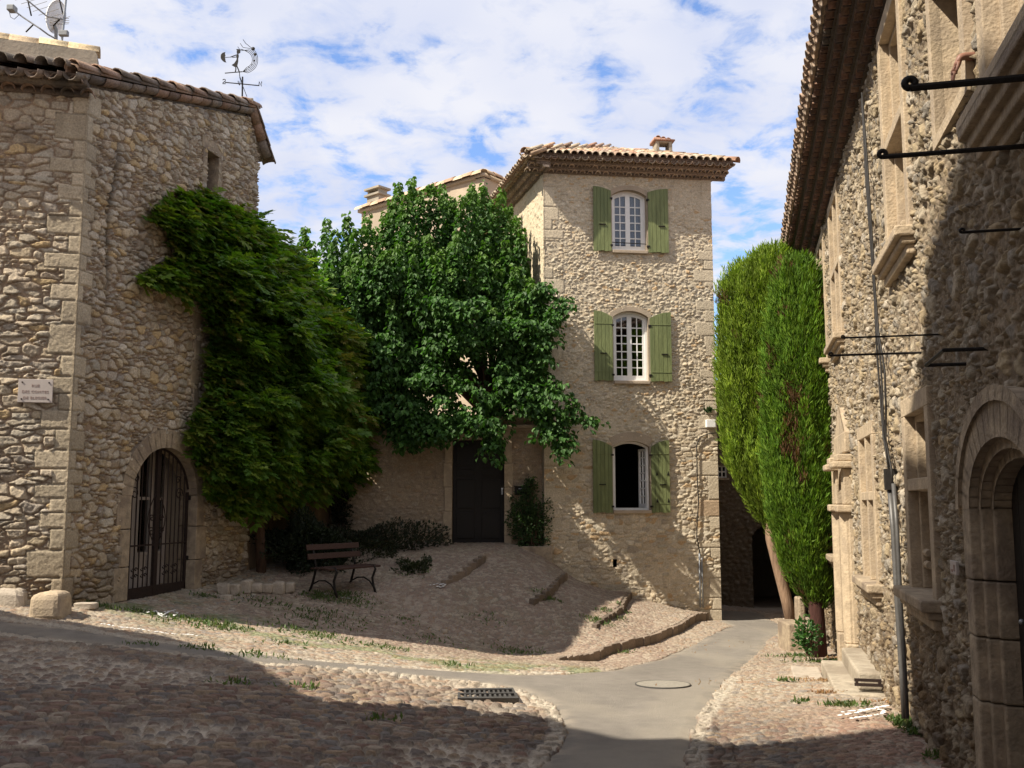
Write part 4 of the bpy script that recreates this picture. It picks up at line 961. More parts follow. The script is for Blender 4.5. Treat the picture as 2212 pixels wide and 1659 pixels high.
A_.out('wall', 'stone', AH)
mb = MB(); mb.wbox(AW, -1.7, 8.7, 4.8, 4.95, -4.2, .25); build('roof', mb, 'dressed_l', AH)
mb = MB(); 
for u in np.linspace(wa0, wa1 - .035, 4): mb.wbox(AW, u, u + .035, wz0, wz1, -.10, -.06)
for z in np.linspace(wz0, wz1 - .035, 3): mb.wbox(AW, wa0 + .002, wa1 - .002, z, z + .035, -.098, -.062)
aw_ = build('window', mb, 'white', AH); mb = MB(); mb.wbox(AW, wa0, wa1, wz0, wz1, -.2, -.15); build('pane', mb, 'dark', aw_)
mb = MB(); mb.wbox(AW, wa0 - .05, wa1 + .05, wz0 - .06, wz0, -.1, .06); build('sill', mb, 'dressed_l', aw_)
# ------------------------------------------------------------------ right house
RH = thing('stone_house', RW.P(0, -.5), 'long rough rubble house on the right with mullioned stone windows and deep tiled eaves', 'house')
# s0, s1, z0, z1, transom
RWIN = [(-1.02, .02, 3.86, 6.0, 4.95), (4.75, 5.95, 3.95, 6.0, 5.05), (7.3, 8.5, 3.95, 6.0, 5.05), (-1.40, -.42, .86, 2.34, 1.74), (1.98, 3.12, .70, 2.34, 1.66), (6.7, 7.7, .75, 2.2, 1.6)]
UO_ = (-3.30, -2.45, 4.16, 5.20)          # plain splayed opening with the arm
NW_ = (-5.6, -3.85, 3.80, 5.9)            # window nearest the viewer
DA = (-4.42, -3.12, 1.56, .30)            # arched doorway s0,s1,spring,rise
FD = (4.75, 5.65, 1.70, .35)              # eroded doorway further along
def rhole(u, z):
    h = (u > UO_[0]) & (u < UO_[1]) & (z > UO_[2]) & (z < UO_[3])
    h |= (u > NW_[0]) & (u < NW_[1] + .12) & (z > NW_[2]) & (z < NW_[3])
    for s0, s1, z0, z1, _ in RWIN: h |= (u > s0 - .13) & (u < s1 + .13) & (z > z0 - .06) & (z < z1 + .13)
    for s0, s1, zs, rs in (DA, FD):
        c, a_ = (s0 + s1) / 2, (s1 - s0) / 2 + .22; h |= (np.abs(u - c) < a_) & (z < zs + (rs + .22) * np.sqrt(np.clip(1 - ((u - c) / a_) ** 2, 0, 1)))
    return h
us = [-6.4]
while us[-1] < 17: us.append(us[-1] + (.010 if us[-1] < .5 else min(.03, .010 + (us[-1] - .5) * .002)))
cu_s = [v for w_ in RWIN for v in w_[:2]] + list(UO_[:2]) + list(NW_[:2])
cu_z = [v for w_ in RWIN for v in w_[2:4]] + list(UO_[2:]) + list(NW_[2:])
A_ = Acc(); A_.add(*sheet(RW, edges(us, cu_s), edges(lin(-1.5, 6.3, .0125), cu_z), right_fn, rhole))
cr_ = (.42, .35, .26)
A_.add(*sheet(RW, lin(-11.5, -6.4, .035), lin(-1.5, 6.3, .03), right_fn))
A_.add(*quadplane(RW.P(17, -1.5), RW.P(17, -1.5, -9), RW.P(17, 6.3, -9), RW.P(17, 6.3), cr_)); A_.add(*quadplane(RW.P(-11.5, -1.5), RW.P(-11.5, -1.5, -9), RW.P(-11.5, 6.3, -9), RW.P(-11.5, 6.3), cr_))
A_.add(*quadplane(RW.P(-11.5, -1.5, -9), RW.P(17, -1.5, -9), RW.P(17, 6.3, -9), RW.P(-11.5, 6.3, -9), cr_))
A_.out('wall', 'rstone', RH)
mb = MB(); mb.wbox(RW, -11.3, 16.9, 3.0, 3.1, -8.9, -.5); mb.wbox(RW, -11.3, 16.9, -1.4, 6.25, -5.0, -4.9); mb.wbox(RW, -11.3, 16.9, 6.2, 6.25, -8.9, -.1)
for s_ in (-5.9, -3.9, -2.2, 1.0, 4.0, 6.4, 9.5): mb.wbox(RW, s_, s_ + .1, -1.4, 6.2, -4.9, -.55) if s_ in (1.0, 4.0, 6.4, 9.5) else None
build('room_lining', mb, 'dark', RH)
def croisee(s0, s1, z0, z1, tz, mull=True, lab=None, near=True):
    mb = MB(); b = .15
    # flush surround, two stepped mouldings down to the glass
    for (in_, o0, o1) in ((0.0, -.10, .045), (.055, -.20, -.045), (.11, -.30, -.13)):
        a0, a1, c0, c1_ = s0 + in_, s1 - in_, z0 + in_ * .3, z1 - in_
        w_ = b if in_ == 0 else .075
        sx = (s0 - b if in_ == 0 else a0 - w_), (s1 + b if in_ == 0 else a1 + w_)
        mb.wbox(RW, sx[0], a0, z0 - (.0 if in_ else .02), z1, o0, o1); mb.wbox(RW, a1, sx[1], z0 - (.0 if in_ else .02), z1, o0, o1); mb.wbox(RW, sx[0], sx[1], z1 - in_, z1 + (b if in_ == 0 else 0.001) , o0 + .001, o1 + .001)
        mb.wbox(RW, a0, a1, tz - .05 - in_ * .15, tz + .05 + in_ * .15, o0 + .003, o1 - .004)
        if mull: mb.wbox(RW, (s0 + s1) / 2 - .045 - in_ * .2, (s0 + s1) / 2 + .045 + in_ * .2, z0, z1, o0 + .002, o1 - .006)
    # little bases at the foot of the jamb mouldings
    for uu in (s1 - .10, s0 + .10):
        for z_ in (z0 + .20, z0 + .30): mb.tube([RW.P(uu - .09, z_, -.08), RW.P(uu + .09, z_, -.08)], .035, 8)
    wn = build('window', mb, 'dressed', RH, bevel=.008)
    if lab: wn['label'] = lab
    mb = MB()
    sp = [(0, .10), (.13, .17), (.05, .10)]
    mb.wbox(RW, s0 - .22, s1 + .22, z0 - .09, z0, -.3, .17); mb.wbox(RW, s0 - .19, s1 + .19, z0 - .15, z0 - .09, -.0, .12); mb.wbox(RW, s0 - .16, s1 + .16, z0 - .23, z0 - .15, -.0, .075)
    build('sill', mb, 'dressed_l' if z0 < 2 else 'dressed', wn, bevel=.015)
    mb = MB(); mb.wbox(RW, s0 + .1, s1 - .1, z0 + .03, z1 - .1, -.262, -.256); build('pane', mb, 'glass', wn)
    mb = MB()
    for k in range(1, 3): mb.wbox(RW, s0 + .1 + k * (s1 - s0 - .2) / 3 - .01, s0 + .1 + k * (s1 - s0 - .2) / 3 + .01, z0 + .03, z1 - .1, -.27, -.25)
    for k in range(1, 6): mb.wbox(RW, s0 + .1, s1 - .1, z0 + k * (z1 - z0) / 6 - .008, z0 + k * (z1 - z0) / 6 + .008, -.268, -.251)
    build('glazing_bars', mb, 'oakwood', wn)
labs = ['tall upper mullioned window beside the cables', 'upper mullioned window above the rods', 'upper mullioned window nearest the cypress', 'ground floor window right of the pipe', 'ground floor window left of the pipe', 'ground floor window next to the cypress']
for w_, l_ in zip(RWIN, labs): croisee(*w_, mull=(w_[0] > 0), lab=l_)
croisee(*NW_, 5.0, lab='upper window nearest the viewer with deep moulded sill')
# heavier moulded sill under that window
mb = MB()
for k, (o, z_) in enumerate(((.17, 3.75), (.13, 3.68), (.09, 3.61), (.05, 3.55))): mb.wbox(RW, -5.9, -3.66 - .03 * k, z_ - .08, z_ + .002 * k, -.02, o)
build('moulded_sill', mb, 'dressed_l', RH, bevel=.012)
# splayed opening: reveal, and a thin band around
s0, s1, z0, z1 = UO_; mb = MB(); ol = [(s0, z0), (s0, z1), (s1, z1), (s1, z0), (s0, z0)]
for (a0, b0), (a1, b1) in zip(ol[:-1], ol[1:]): mb.add([RW.P(a0, b0, .05), RW.P(a1, b1, .05), RW.P(a1, b1, -.52), RW.P(a0, b0, -.52)], [(0, 1, 2, 3)])
oo = [(s0 - .13, z0 - .08), (s0 - .13, z1 + .15), (s1 + .12, z1 + .15), (s1 + .12, z0 - .08), (s0 - .13, z0 - .08)]
for i in range(4): mb.wprism(RW, [ol[i], ol[i + 1], oo[i + 1], oo[i]], -.02, .052)
build('window_opening', mb, 'dressed', RH)
# arched door
s0, s1, zs, rs = DA; mb = MB(); rnd = random.Random(2)
zz = [-.6, -.05, .40, .78, 1.12, zs]
for sg, e0 in ((-1, s0), (1, s1)):
    for k in range(5):
        a0 = e0 + sg * .0
        for (w0, w1_, o0, o1) in ((.10, .30, -.2, .085), (.04, .11, -.22, .03), (-.012, .05, -.22, -.03)):
            lo_, hi_ = sorted((a0 + sg * w0, a0 + sg * w1_)); mb.wbox(RW, lo_, hi_, zz[k] + .004, zz[k + 1] - .004, o0, o1 + .004 * rnd.random())
for (w0, w1_, o0, o1) in ((.10, .30, -.2, .085), (.04, .11, -.22, .03), (-.012, .05, -.22, -.03)):
    a_ = arch(s0 - w0, s1 + w0, zs, rs + w0, 20); b_ = arch(s0 - w1_, s1 + w1_, zs, rs + w1_, 20)
    for k in range(5): mb.wstrip(RW, a_[4 * k:4 * k + 5], b_[4 * k:4 * k + 5], o0, o1 + .004 * rnd.random())
a_ = arch(s0 - .30, s1 + .30, zs, rs + .30, 20); b_ = arch(s0 - .36, s1 + .36, zs, rs + .36, 20); mb.wstrip(RW, a_, b_, -.05, .11)
build('door_surround', mb, 'dressed_l', RH, bevel=.012)
mb = MB(); n = 8
for k in range(n): u0, u1 = s0 + k * (s1 - s0) / n + .004, s0 + (k + 1) * (s1 - s0) / n - .004; mb.wbox(RW, u0, u1, -.5, zs + rs + .1, -.17, -.13)
dd = build('door', mb, 'black', RH); mb = MB(); mb.ball(RW.P(s1 - .12, .9, -.12), .018); build('door_knob', mb, 'galv', dd, smooth=True)
# eroded doorway with pilasters
s0, s1, zs, rs = FD; mb = MB()
for sg, e0 in ((-1, s0), (1, s1)):
    lo_, hi_ = sorted((e0, e0 + sg * .30)); mb.wbox(RW, lo_, hi_, -1.2, -.3, -.3, .16); mb.wbox(RW, lo_ + .02, hi_ - .02, -.3, 1.55, -.3, .07)
    c_ = (lo_ + hi_) / 2; mb.tube([RW.P(c_, -.3, .06), RW.P(c_, 1.45, .06)], .12, 12); mb.wbox(RW, lo_ - .04, hi_ + .04, 1.45, 1.55, -.1, .22); mb.wbox(RW, lo_ - .02, hi_ + .02, 1.55, 2.05, -.1, .12)
    mb.wbox(RW, lo_ - .10, hi_ + .10, 2.05, 2.14, -.1, .26); mb.wbox(RW, lo_ - .05, hi_ + .05, 2.14, 2.24, -.1, .20)
a_ = arch(s0, s1, zs, rs, 16); b_ = arch(s0 - .15, s1 + .15, zs, rs + .18, 16); mb.wstrip(RW, a_, b_, -.3, .08)
mb.wbox(RW, s0 - .35, s1 + .35, 2.26, 2.55, -.1, .09); mb.wprism(RW, [(s0 - .2, 2.55), (s1 + .2, 2.55), ((s0 + s1) / 2, 2.95)], -.1, .08)
build('door_surround', mb, 'dressed', RH, bevel=.02)
mb = MB(); mb.wbox(RW, s0, s1, -1.2, zs + rs + .05, -.35, -.3); build('door', mb, 'oakwood', RH)
# eaves and roof
A_ = Acc(); genoise(A_, RW, -11.6, 17.2, 6.22, 4, .115, .125, .20, .078, [(.13, .075, .05), (.16, .09, .06), (.11, .07, .05), (.18, .11, .07)], 9, .4)
A_.out('cornice', 'tile', RH)
A_ = Acc(); tiled_slope(A_, np.array(RW.P(-11.6, 6.74, .50)), (RW.d[0], RW.d[1], 0), (-RW.n[0], -RW.n[1], .33), 28.6, 1.6, [(.34, .2, .13), (.28, .17, .12), (.38, .26, .18), (.22, .15, .11)], 14, sp=.21, lipcol=(.33, .26, .19))
m2 = MB(); m2.hexa([RW.P(-11.7, 6.70, .46), RW.P(17.2, 6.70, .46), RW.P(17.2, 8.9, -6), RW.P(-11.7, 8.9, -6), RW.P(-11.7, 6.745, .46), RW.P(17.2, 6.745, .46), RW.P(17.2, 8.96, -6), RW.P(-11.7, 8.96, -6)], (.30, .19, .13)); A_.mb(m2)
A_.out('roof', 'tile', RH)
# downpipes, cables
mb = MB()
pp_ = [(1921, 1045), (1930, 1150), (1938, 1300), (1948, 1450), (1954, 1552)]
for d_, r_ in ((0, .026), (9, .020)): mb.tube([RW.P(*RW.hit(x + d_ * (1 - .35 * k / 4), y, .08), .08) for k, (x, y) in enumerate(pp_)], r_, 8)
build('drain_pipe', mb, 'pipe', RH, smooth=True)
for pts in ([(1862, 214), (1866, 290), (1874, 400), (1881, 520), (1889, 640), (1894, 760), (1902, 860), (1908, 940), (1918, 1000), (1924, 1050)],
            [(1862, 200), (1872, 330), (1882, 480), (1890, 620), (1898, 720), (1911, 800), (1914, 880), (1913, 950), (1925, 1010), (1928, 1050)],
            [(1863, 230), (1871, 390), (1884, 570), (1893, 700), (1903, 790), (1908, 900), (1921, 1020)]):
    mb = MB(); mb.tube([RW.P(*RW.hit(x, y, .075), .075) for x, y in pts], .010, 6); build('cable', mb, 'cable', RH, smooth=True)
mb = MB(); u_, z_ = RW.hit(1921, 1040, .08); mb.wbox(RW, u_ - .06, u_ + .06, z_ - .08, z_ + .12, .02, .12); build('junction_box', mb, 'cable', RH)
# house number plates
np_ = thing('number_plate', RW.P(*RW.hit(2062, 1225, .06), .06), 'small white framed number plate on the rubble beside the arched door', 'sign')
u_, z_ = RW.hit(2062, 1226, .06); mb = MB(); mb.wbox(RW, u_ - .10, u_ + .10, z_ - .045, z_ + .045, .05, .07); build('plate', mb, 'marble', np_, bevel=.004)
mb = MB(); mb.wbox(RW, u_ - .055, u_ - .02, z_ - .022, z_ + .022, .07, .073); mb.wbox(RW, u_ + .01, u_ + .06, z_ - .03, z_ - .012, .07, .073); build('marking', mb, 'letter', np_)
# iron rods standing out of the wall
def rod(tip, s_at, z_at, r, label, curl=True, L=None):
    base = np.array(RW.P(s_at, z_at, -.03)); n3 = np.array([RW.n[0], RW.n[1], 0]); tp = base + n3 * (L + .03)
    t = thing('iron_rod', base, label, 'rod', 'iron rods sticking out of the right house')
    mb = MB(); mb.tube([base, tp], r, 8)
    build('shaft', mb, 'iron', t)
    if curl:
        mb = MB(); c = tp + np.array([0, 0, r * 1.2]); a = [tp + n3 * 0 + 0]
        mb.tube([c + (n3 * math.sin(th) - np.array([0, 0, 1]) * math.cos(th)) * r * 1.25 for th in np.linspace(0, 5.4, 14)], r * .95, 8); build('curl', mb, 'iron', t, smooth=True)
def zat(px, py, s, off): # height of a picture point seen at a place standing off the wall
    q = RW.P(s, 0, off); r = ray(px, py); return 1.6 + r[2] * (q[1] / r[1])
def tipL(px, s):       # how far a rod reaches to end at the picture column px
    k = (px - CX) / K / math.cos(PITCH) * .985; bx, by = RW.P(s, 0)[:2]
    return (bx - k * by) / (k * RW.n[1] - RW.n[0]) if False else (k * by - bx) / (RW.n[0] - k * RW.n[1])
for (px, py, s_, r_, lab) in ((2012, 190, -5.25, .017, 'thick black curled rod nearest the viewer, highest on the wall'), (1942, 339, -4.35, .0135, 'long black curled rod just below the thick one'),
        (1836, 730, -2.05, .007, 'thin dark rod with a small eye, above the ball ended one'), (1808, 768, -1.2, .0095, 'dark rod with a black ball end crossing the cables'), (2112, 502, -4.15, .008, 'short thin rod between the moulded sill and the arched door')):
    L_ = tipL(px, s_); z_ = zat(px, py, s_, L_); rod(None, s_, z_, r_, lab, True, L_)
br = thing('iron_bracket', RW.P(-2.9, 2.5), 'black U shaped iron bracket on the wall above the arched door', 'bracket'); mb = MB()
s_a, s_b = -2.75, -3.35; la = tipL(2016, s_a); zb2 = zat(2016, 789, s_a, la); lb = tipL(2073, s_b); za2 = zat(2073, 748, s_b, lb)
mb.tube([RW.P(s_a, zb2, -.02), RW.P(s_a, zb2, la), RW.P(s_b, zb2 + .01, la), RW.P(s_b, zb2 + .01, -.02)], .012, 8); build('bar', mb, 'iron', br)
# stone step, bench block and boot scraper
st = thing('door_step', RW.P(3, -.8, .3), 'pale worn stone step slabs at the foot of the right house', 'step')
mb = MB()
def gzf(p): return float(gz0(p[0], p[1]))
zb = gzf(RW.P(3.2, 0, .4)); mb.wbox(RW, 2.05, 4.4, zb - .3, zb + .10, -.05, .50); build('slab', mb, 'concrete', st, bevel=.02)
mb = MB(); mb.wbox(RW, 2.25, 4.2, zb + .105, zb + .30, -.05, .25); build('block', mb, 'concrete', st, bevel=.025)
mb = MB(); mb.wbox(RW, 3.6, 4.7, zb - .4, zb - .04, .51, .88); build('lower_slab', mb, 'edgestone', st, bevel=.02)
bs = thing('boot_scraper', RW.P(1.9, zb + .3, .2), 'rusty iron boot scraper bars at the end of the stone step', 'boot scraper')
mb = MB(); mb.wbox(RW, 2.14, 2.17, zb + .22, zb + .25, .0, .30); mb.wbox(RW, 2.14, 2.17, zb + .17, zb + .20, .0, .30); mb.wbox(RW, 2.14, 2.17, zb + .20, zb + .22, .02, .05); mb.wbox(RW, 2.14, 2.17, zb + .20, zb + .22, .26, .29)
build('bars', mb, 'rust', bs)
# low wall end by the cypress
lw = thing('low_wall', (5.4, 18.6, -1), 'short sunlit stone wall end beside the cypress trunks', 'wall'); mb = MB()
p = atY(1702, 1345, 17.3); mb.box((p[0], 17.3, -1.5), (p[0] + .30, 18.0, p[2] - .02)); q_ = atY(1737, 1292, 17.6); mb.box((q_[0] - .07, 17.7, -1.4), (q_[0] + .05, 18.0, q_[2])); build('wall', mb, 'dressed_l', lw, bevel=.03)

# ------------------------------------------------------------------ person leaning in the upper opening
def skin_body(name, pts, edges_, parent, mat, sub=2):
    base = ROOT[parent.name]; me = bpy.data.meshes.new(name); me.from_pydata([tuple(np.array(p[0]) - base) for p in pts], edges_, []); o = bpy.data.objects.new(name, me); COL.objects.link(o); o.parent = parent
    ROOT[o.name] = base; me.materials.append(M[mat]); m = o.modifiers.new('skin', 'SKIN'); m.use_smooth_shade = True
    for v, p in zip(me.skin_vertices[0].data, pts): v.radius = (p[1], p[2] if len(p) > 2 else p[1])
    me.skin_vertices[0].data[0].use_root = True
    s = o.modifiers.new('sub', 'SUBSURF'); s.levels = s.render_levels = sub; return o
hs, hz = RW.hit(2074, 122, .09)
pr = thing('person', RW.P(-3.45, 3.1, -.75), 'person in brown clothes inside the upper opening with one hand hanging out', 'person')
def Q(s, z, o): return RW.P(s, z, o)
wr = (hs, hz, .09)
body = [(Q(-3.5, 3.95, -.75), .15, .11), (Q(-3.5, 4.2, -.72), .13, .10), (Q(-3.5, 4.48, -.68), .16, .11), (Q(-3.5, 4.62, -.66), .07), (Q(-3.5, 4.72, -.62), .055), (Q(-3.5, 4.80, -.58), .085), (Q(-3.5, 4.92, -.57), .09),
        (Q(-3.33, 4.56, -.62), .06), (Q(-3.20, 4.40, -.38), .042), (Q((-3.2 + wr[0]) / 2, (4.34 + wr[1]) / 2, -.18), .036), (Q(*wr[:2], wr[2]), .026),
        (Q(-3.68, 4.56, -.66), .06), (Q(-3.75, 4.32, -.62), .045), (Q(-3.66, 4.14, -.48), .035),
        (Q(-3.40, 3.85, -.75), .095), (Q(-3.40, 3.5, -.72), .07), (Q(-3.40, 3.13, -.75), .05), (Q(-3.60, 3.85, -.75), .095), (Q(-3.60, 3.5, -.72), .07), (Q(-3.60, 3.13, -.75), .05)]
eds = [(0, 1), (1, 2), (2, 3), (3, 4), (4, 5), (5, 6), (2, 7), (7, 8), (8, 9), (9, 10), (2, 11), (11, 12), (12, 13), (0, 14), (14, 15), (15, 16), (0, 17), (17, 18), (18, 19)]
# the hand grows on from the wrist in the same surface: palm, four fingers, thumb
pw = np.array(Q(*wr[:2], wr[2])); dn = nrm(np.array(Q(.07, -.26, .10)) - np.array(Q(0, 0, 0))); sd_ = nrm(np.cross(dn, [RW.n[0], RW.n[1], 0])); nn_ = np.cross(dn, sd_)
b0 = len(body); body.append((tuple(pw + dn * .055), .028, .014)); eds.append((10, b0)); body.append((tuple(pw + dn * .095), .030, .013)); eds.append((b0, b0 + 1))
for k, (sx, ln) in enumerate(((-.030, .065), (-.010, .075), (.010, .070), (.029, .052))):
    i = len(body); a = pw + dn * .105 + sd_ * sx
    body += [(tuple(a), .009), (tuple(a + dn * ln * .55 + nn_ * .006), .008), (tuple(a + dn * ln + nn_ * .022), .0065)]; eds += [(b0 + 1, i), (i, i + 1), (i + 1, i + 2)]
i = len(body); a = pw + dn * .04 - sd_ * .034; body += [(tuple(a), .011), (tuple(a + dn * .035 - sd_ * .022), .0095), (tuple(a + dn * .062 - sd_ * .026), .0075)]; eds += [(b0, i), (i, i + 1), (i + 1, i + 2)]
skin_body('body', body, eds, pr, 'skin', 2)
mb = MB(); mb.tube([Q(-3.5, 3.9, -.75), Q(-3.5, 4.2, -.73), Q(-3.5, 4.45, -.70), Q(-3.5, 4.62, -.67)], [.19, .17, .20, .09], 12); mb.tube([Q(-3.40, 4.56, -.64), Q(-3.33, 4.56, -.62), Q(-3.22, 4.43, -.42)], [.10, .085, .062], 10); mb.tube([Q(-3.6, 4.56, -.66), Q(-3.68, 4.56, -.66), Q(-3.75, 4.36, -.63)], [.10, .085, .065], 10); build('shirt', mb, 'shirt', pr, smooth=True)
mb = MB(); mb.tube([Q(-3.5, 3.95, -.75), Q(-3.40, 3.8, -.75), Q(-3.40, 3.5, -.72), Q(-3.40, 3.12, -.75)], [.15, .12, .09, .08], 10); mb.tube([Q(-3.5, 3.95, -.75), Q(-3.60, 3.8, -.75), Q(-3.60, 3.5, -.72), Q(-3.60, 3.12, -.75)], [.15, .12, .09, .08], 10); build('trousers', mb, 'oakwood', pr, smooth=True)
mb = MB(); mb.ball(Q(-3.5, 4.93, -.60), .112, 10, 7, (1, 1, 1.05), .05, 2); build('hair', mb, 'hair', pr, smooth=True)
mb = MB(); fc = np.array(Q(-3.5, 4.86, -.475)); r3 = np.array([RW.d[0], RW.d[1], 0]); n3 = np.array([RW.n[0], RW.n[1], 0])
mb.ball(fc + n3 * .0, .022, 6, 5, (1, 1, 1.3))
build('nose', mb, 'skin', pr, smooth=True)
for sx in (-.035, .035):
    mb = MB(); mb.ball(fc + r3 * sx + np.array([0, 0, .03]) - n3 * .012, .011, 8, 6); build('eye', mb, 'white', pr, smooth=True)
mb = MB(); mb.ball(fc - np.array([0, 0, .05]) - n3 * .012, .022, 8, 5, (1, 1, .3)); build('mouth', mb, 'shirt', pr, smooth=True)
# ------------------------------------------------------------------ vegetation
rng = np.random.default_rng(7)
def nv(a): return a / (np.linalg.norm(a, axis=-1, keepdims=True) + 1e-9)
def leaves(C, D, N, S, col, wd=.38, fold=.12, six=True):
    """C bases, D tip directions, N leaf normals, S sizes -> folded leaf blades"""
    D = nv(D); T = nv(np.cross(N, D)); N = nv(np.cross(D, T)); s = S[:, None]
    if six:
        prof = [(0, 0, 0), (-wd, .30, fold), (-wd * .72, .68, fold), (0, 1, -.10), (wd * .72, .68, fold), (wd, .30, fold)]
        V = np.stack([C + s * (T * a + D * b + N * h) for a, b, h in prof], 1).reshape(-1, 3); n = len(C); b = np.arange(n)[:, None] * 6
        F = np.concatenate([b + np.array([[0, 3, 2, 1]]), b + np.array([[0, 5, 4, 3]])], 0); m = 6
    else:
        prof = [(0, 0, 0), (-wd, .45, fold), (0, 1, 0), (wd, .45, fold)]
        V = np.stack([C + s * (T * a + D * b + N * h) for a, b, h in prof], 1).reshape(-1, 3); n = len(C); b = np.arange(n)[:, None] * 4
        F = b + np.array([[0, 1, 2, 3]]); m = 4
    return V, F, np.repeat(col, m, 0)
def rcol(n, cols, jit=.25):
    cols = np.array(cols, float); c = cols[rng.integers(0, len(cols), n)]; return c * (1 - jit / 2 + jit * rng.random((n, 1)))
def inpoly(x, y, poly): return polysd(np.asarray(x, float), np.asarray(y, float), np.array(poly, float)) < 0
def raysY(px, py, Y):
    x = (px - CX) / K; y = -(py - CY) / K; rx = x; ry = math.cos(PITCH) - y * math.sin(PITCH); rz = math.sin(PITCH) + y * math.cos(PITCH)
    return np.stack([rx / ry * Y, Y, 1.6 + rz / ry * Y], -1)

# mulberry ----------------------------------------------------------
MT = thing('mulberry_tree', (-.5, 24.2, .6), 'big bushy dark green mulberry tree spilling over the courtyard wall beside the tower', 'tree')
shoots = []
def shoot(px, py, Y, L, bend, droop=0.0):
    p0 = raysY(np.array(px, float), np.array(py, float), np.array(Y, float)); shoots.append((p0, L, bend, droop))
tops = [(658, 501), (675, 530), (707, 480), (725, 505), (748, 473), (770, 500), (794, 468), (812, 500), (831, 468), (845, 440), (860, 405), (875, 430), (891, 392), (908, 420), (930, 407), (954, 409), (966, 440), (978, 433), (1000, 430), (1020, 407), (1035, 425), (1046, 400), (1064, 440), (1086, 418), (1100, 450), (1115, 475), (1128, 500), (1035, 479), (640, 540), (1140, 560), (1165, 547)]
for (x, y) in tops:
    for q_ in range(2): shoot(x + q_ * rng.uniform(-4, 4), y - 12 + q_ * rng.uniform(4, 16), 22.9 + rng.uniform(-.9, 1.0), rng.uniform(1.5, 2.0), rng.uniform(-.06, .06))
CROWN = [(640, 575), (700, 550), (800, 535), (860, 510), (950, 495), (1060, 495), (1105, 520), (1140, 570), (1165, 640), (1178, 690), (1168, 740), (1120, 775), (1125, 830), (1120, 880), (1075, 895), (1010, 870), (930, 895), (880, 915), (820, 900), (720, 760), (640, 660)]
HOLES = [(1040, 790, 17), (1030, 815, 13), (1058, 750, 9), (1020, 770, 8), (1000, 845, 9), (1072, 838, 7)]
n = 0
while n < 700:
    x, y = rng.uniform(640, 1205), rng.uniform(450, 925)
    if not inpoly(x, y, CROWN): continue
    if any((x - a) ** 2 + (y - b) ** 2 < (r + 14) ** 2 for a, b, r in HOLES): continue
    Y = 22.6 + rng.uniform(-1, 1) * 1.15 if x < 1150 else rng.uniform(21.2, 21.9)
    if y > 800: Y = rng.uniform(21.3, 22.5)
    if y < 680: shoot(x, y, Y, rng.uniform(.7, 1.4), rng.uniform(-.12, .12))
    else: shoot(x, y, Y, rng.uniform(.35, .8), rng.uniform(-.9, .9), 1.0)
    n += 1
# arching branches on the right and bottom
def branch(pts, Y, dens=1.0):
    for (x0, y0), (x1, y1) in zip(pts[:-1], pts[1:]):
        for t in np.linspace(0, 1, 5)[:-1]:
            x, y = x0 + (x1 - x0) * t, y0 + (y1 - y0) * t
            for _ in range(int(2 * dens) + 1): shoot(x + rng.uniform(-7, 7), y + rng.uniform(-5, 7), Y + rng.uniform(-.15, .15), rng.uniform(.22, .42), rng.uniform(-.6, .6), 1.0)
branch([(1120, 800), (1160, 790), (1200, 820), (1225, 855), (1250, 885), (1270, 902)], 21.3, .4); branch([(1150, 830), (1190, 870), (1210, 915), (1225, 962)], 21.2, .6)
branch([(1160, 760), (1185, 710), (1205, 665), (1217, 635)], 21.4, .8); branch([(1120, 640), (1160, 625), (1176, 604)], 21.6, .6); branch([(1085, 780), (1120, 850), (1170, 900), (1190, 930)], 21.2, .8)
branch([(1060, 900), (1065, 930), (1075, 960)], 21.2, .9); branch([(950, 890), (945, 920), (930, 935)], 21.4, .6); branch([(1000, 890), (1020, 915)], 21.4, .6); branch([(870, 900), (880, 930), (885, 945)], 21.6, .5)
branch([(1000, 720), (1060, 690), (1130, 690), (1165, 700)], 21.2, .5); branch([(930, 640), (1000, 650), (1060, 640)], 21.0, .5)
Cs, Ds, Ns, Ss, Co = [], [], [], [], []
for p0, L, bend, droop in shoots:
    k = int((105 if not droop else 62) * L / 1.0) + 8
    t = rng.random(k) ** .9
    if droop:
        ax = nv(np.array([bend, rng.uniform(-.6, .3), -.35 + rng.uniform(-.5, .3)])); pos = p0 + ax * (t[:, None] * L) - np.array([0, 0, 1]) * (t[:, None] ** 2 * L * .35)
        rad = .16
    else:
        ax = np.array([bend, rng.uniform(-.1, .1), -1.0]); pos = p0 + ax * (t[:, None] * L); rad = .05 + .13 * t
        rad = rad[:, None]
    th = rng.random(k) * 2 * math.pi; outw = np.stack([np.cos(th), np.sin(th), np.zeros(k)], -1)
    pos = pos + outw * rad * rng.uniform(.3, 1.1, (k, 1))
    d = outw * .6 + np.array([0, 0, -1]) * rng.uniform(.3, 1.1, (k, 1)) + rng.normal(0, .25, (k, 3)); nn = outw * .8 + np.array([0, 0, 1]) * rng.uniform(.2, 1.0, (k, 1)) + rng.normal(0, .3, (k, 3))
    Cs.append(pos); Ds.append(d); Ns.append(nn); Ss.append(rng.uniform(.085, .14, k) * (1 if not droop else 1.05))
    fresh = np.clip(1 - t * 2.5, 0, 1)[:, None] if not droop else np.zeros((k, 1))
    c = rcol(k, [(.055, .13, .025), (.044, .105, .022), (.072, .155, .030), (.038, .085, .021)]); Co.append(c * (1 - fresh) + fresh * np.array([.10, .18, .03]))
meshnp('crown', *leaves(*[np.concatenate(a) for a in (Cs, Ds, Ns, Ss)], np.concatenate(Co), .42, .14), 'mulleaf', MT, smooth=False)
mb = MB(); rr = random.Random(5)
mb.tube([(-.4, 24.3, -.2), (-.45, 24.2, 1.6), (-.55, 24.0, 3.0), (-.6, 23.8, 3.9)], [.34, .28, .25, .24], 10)
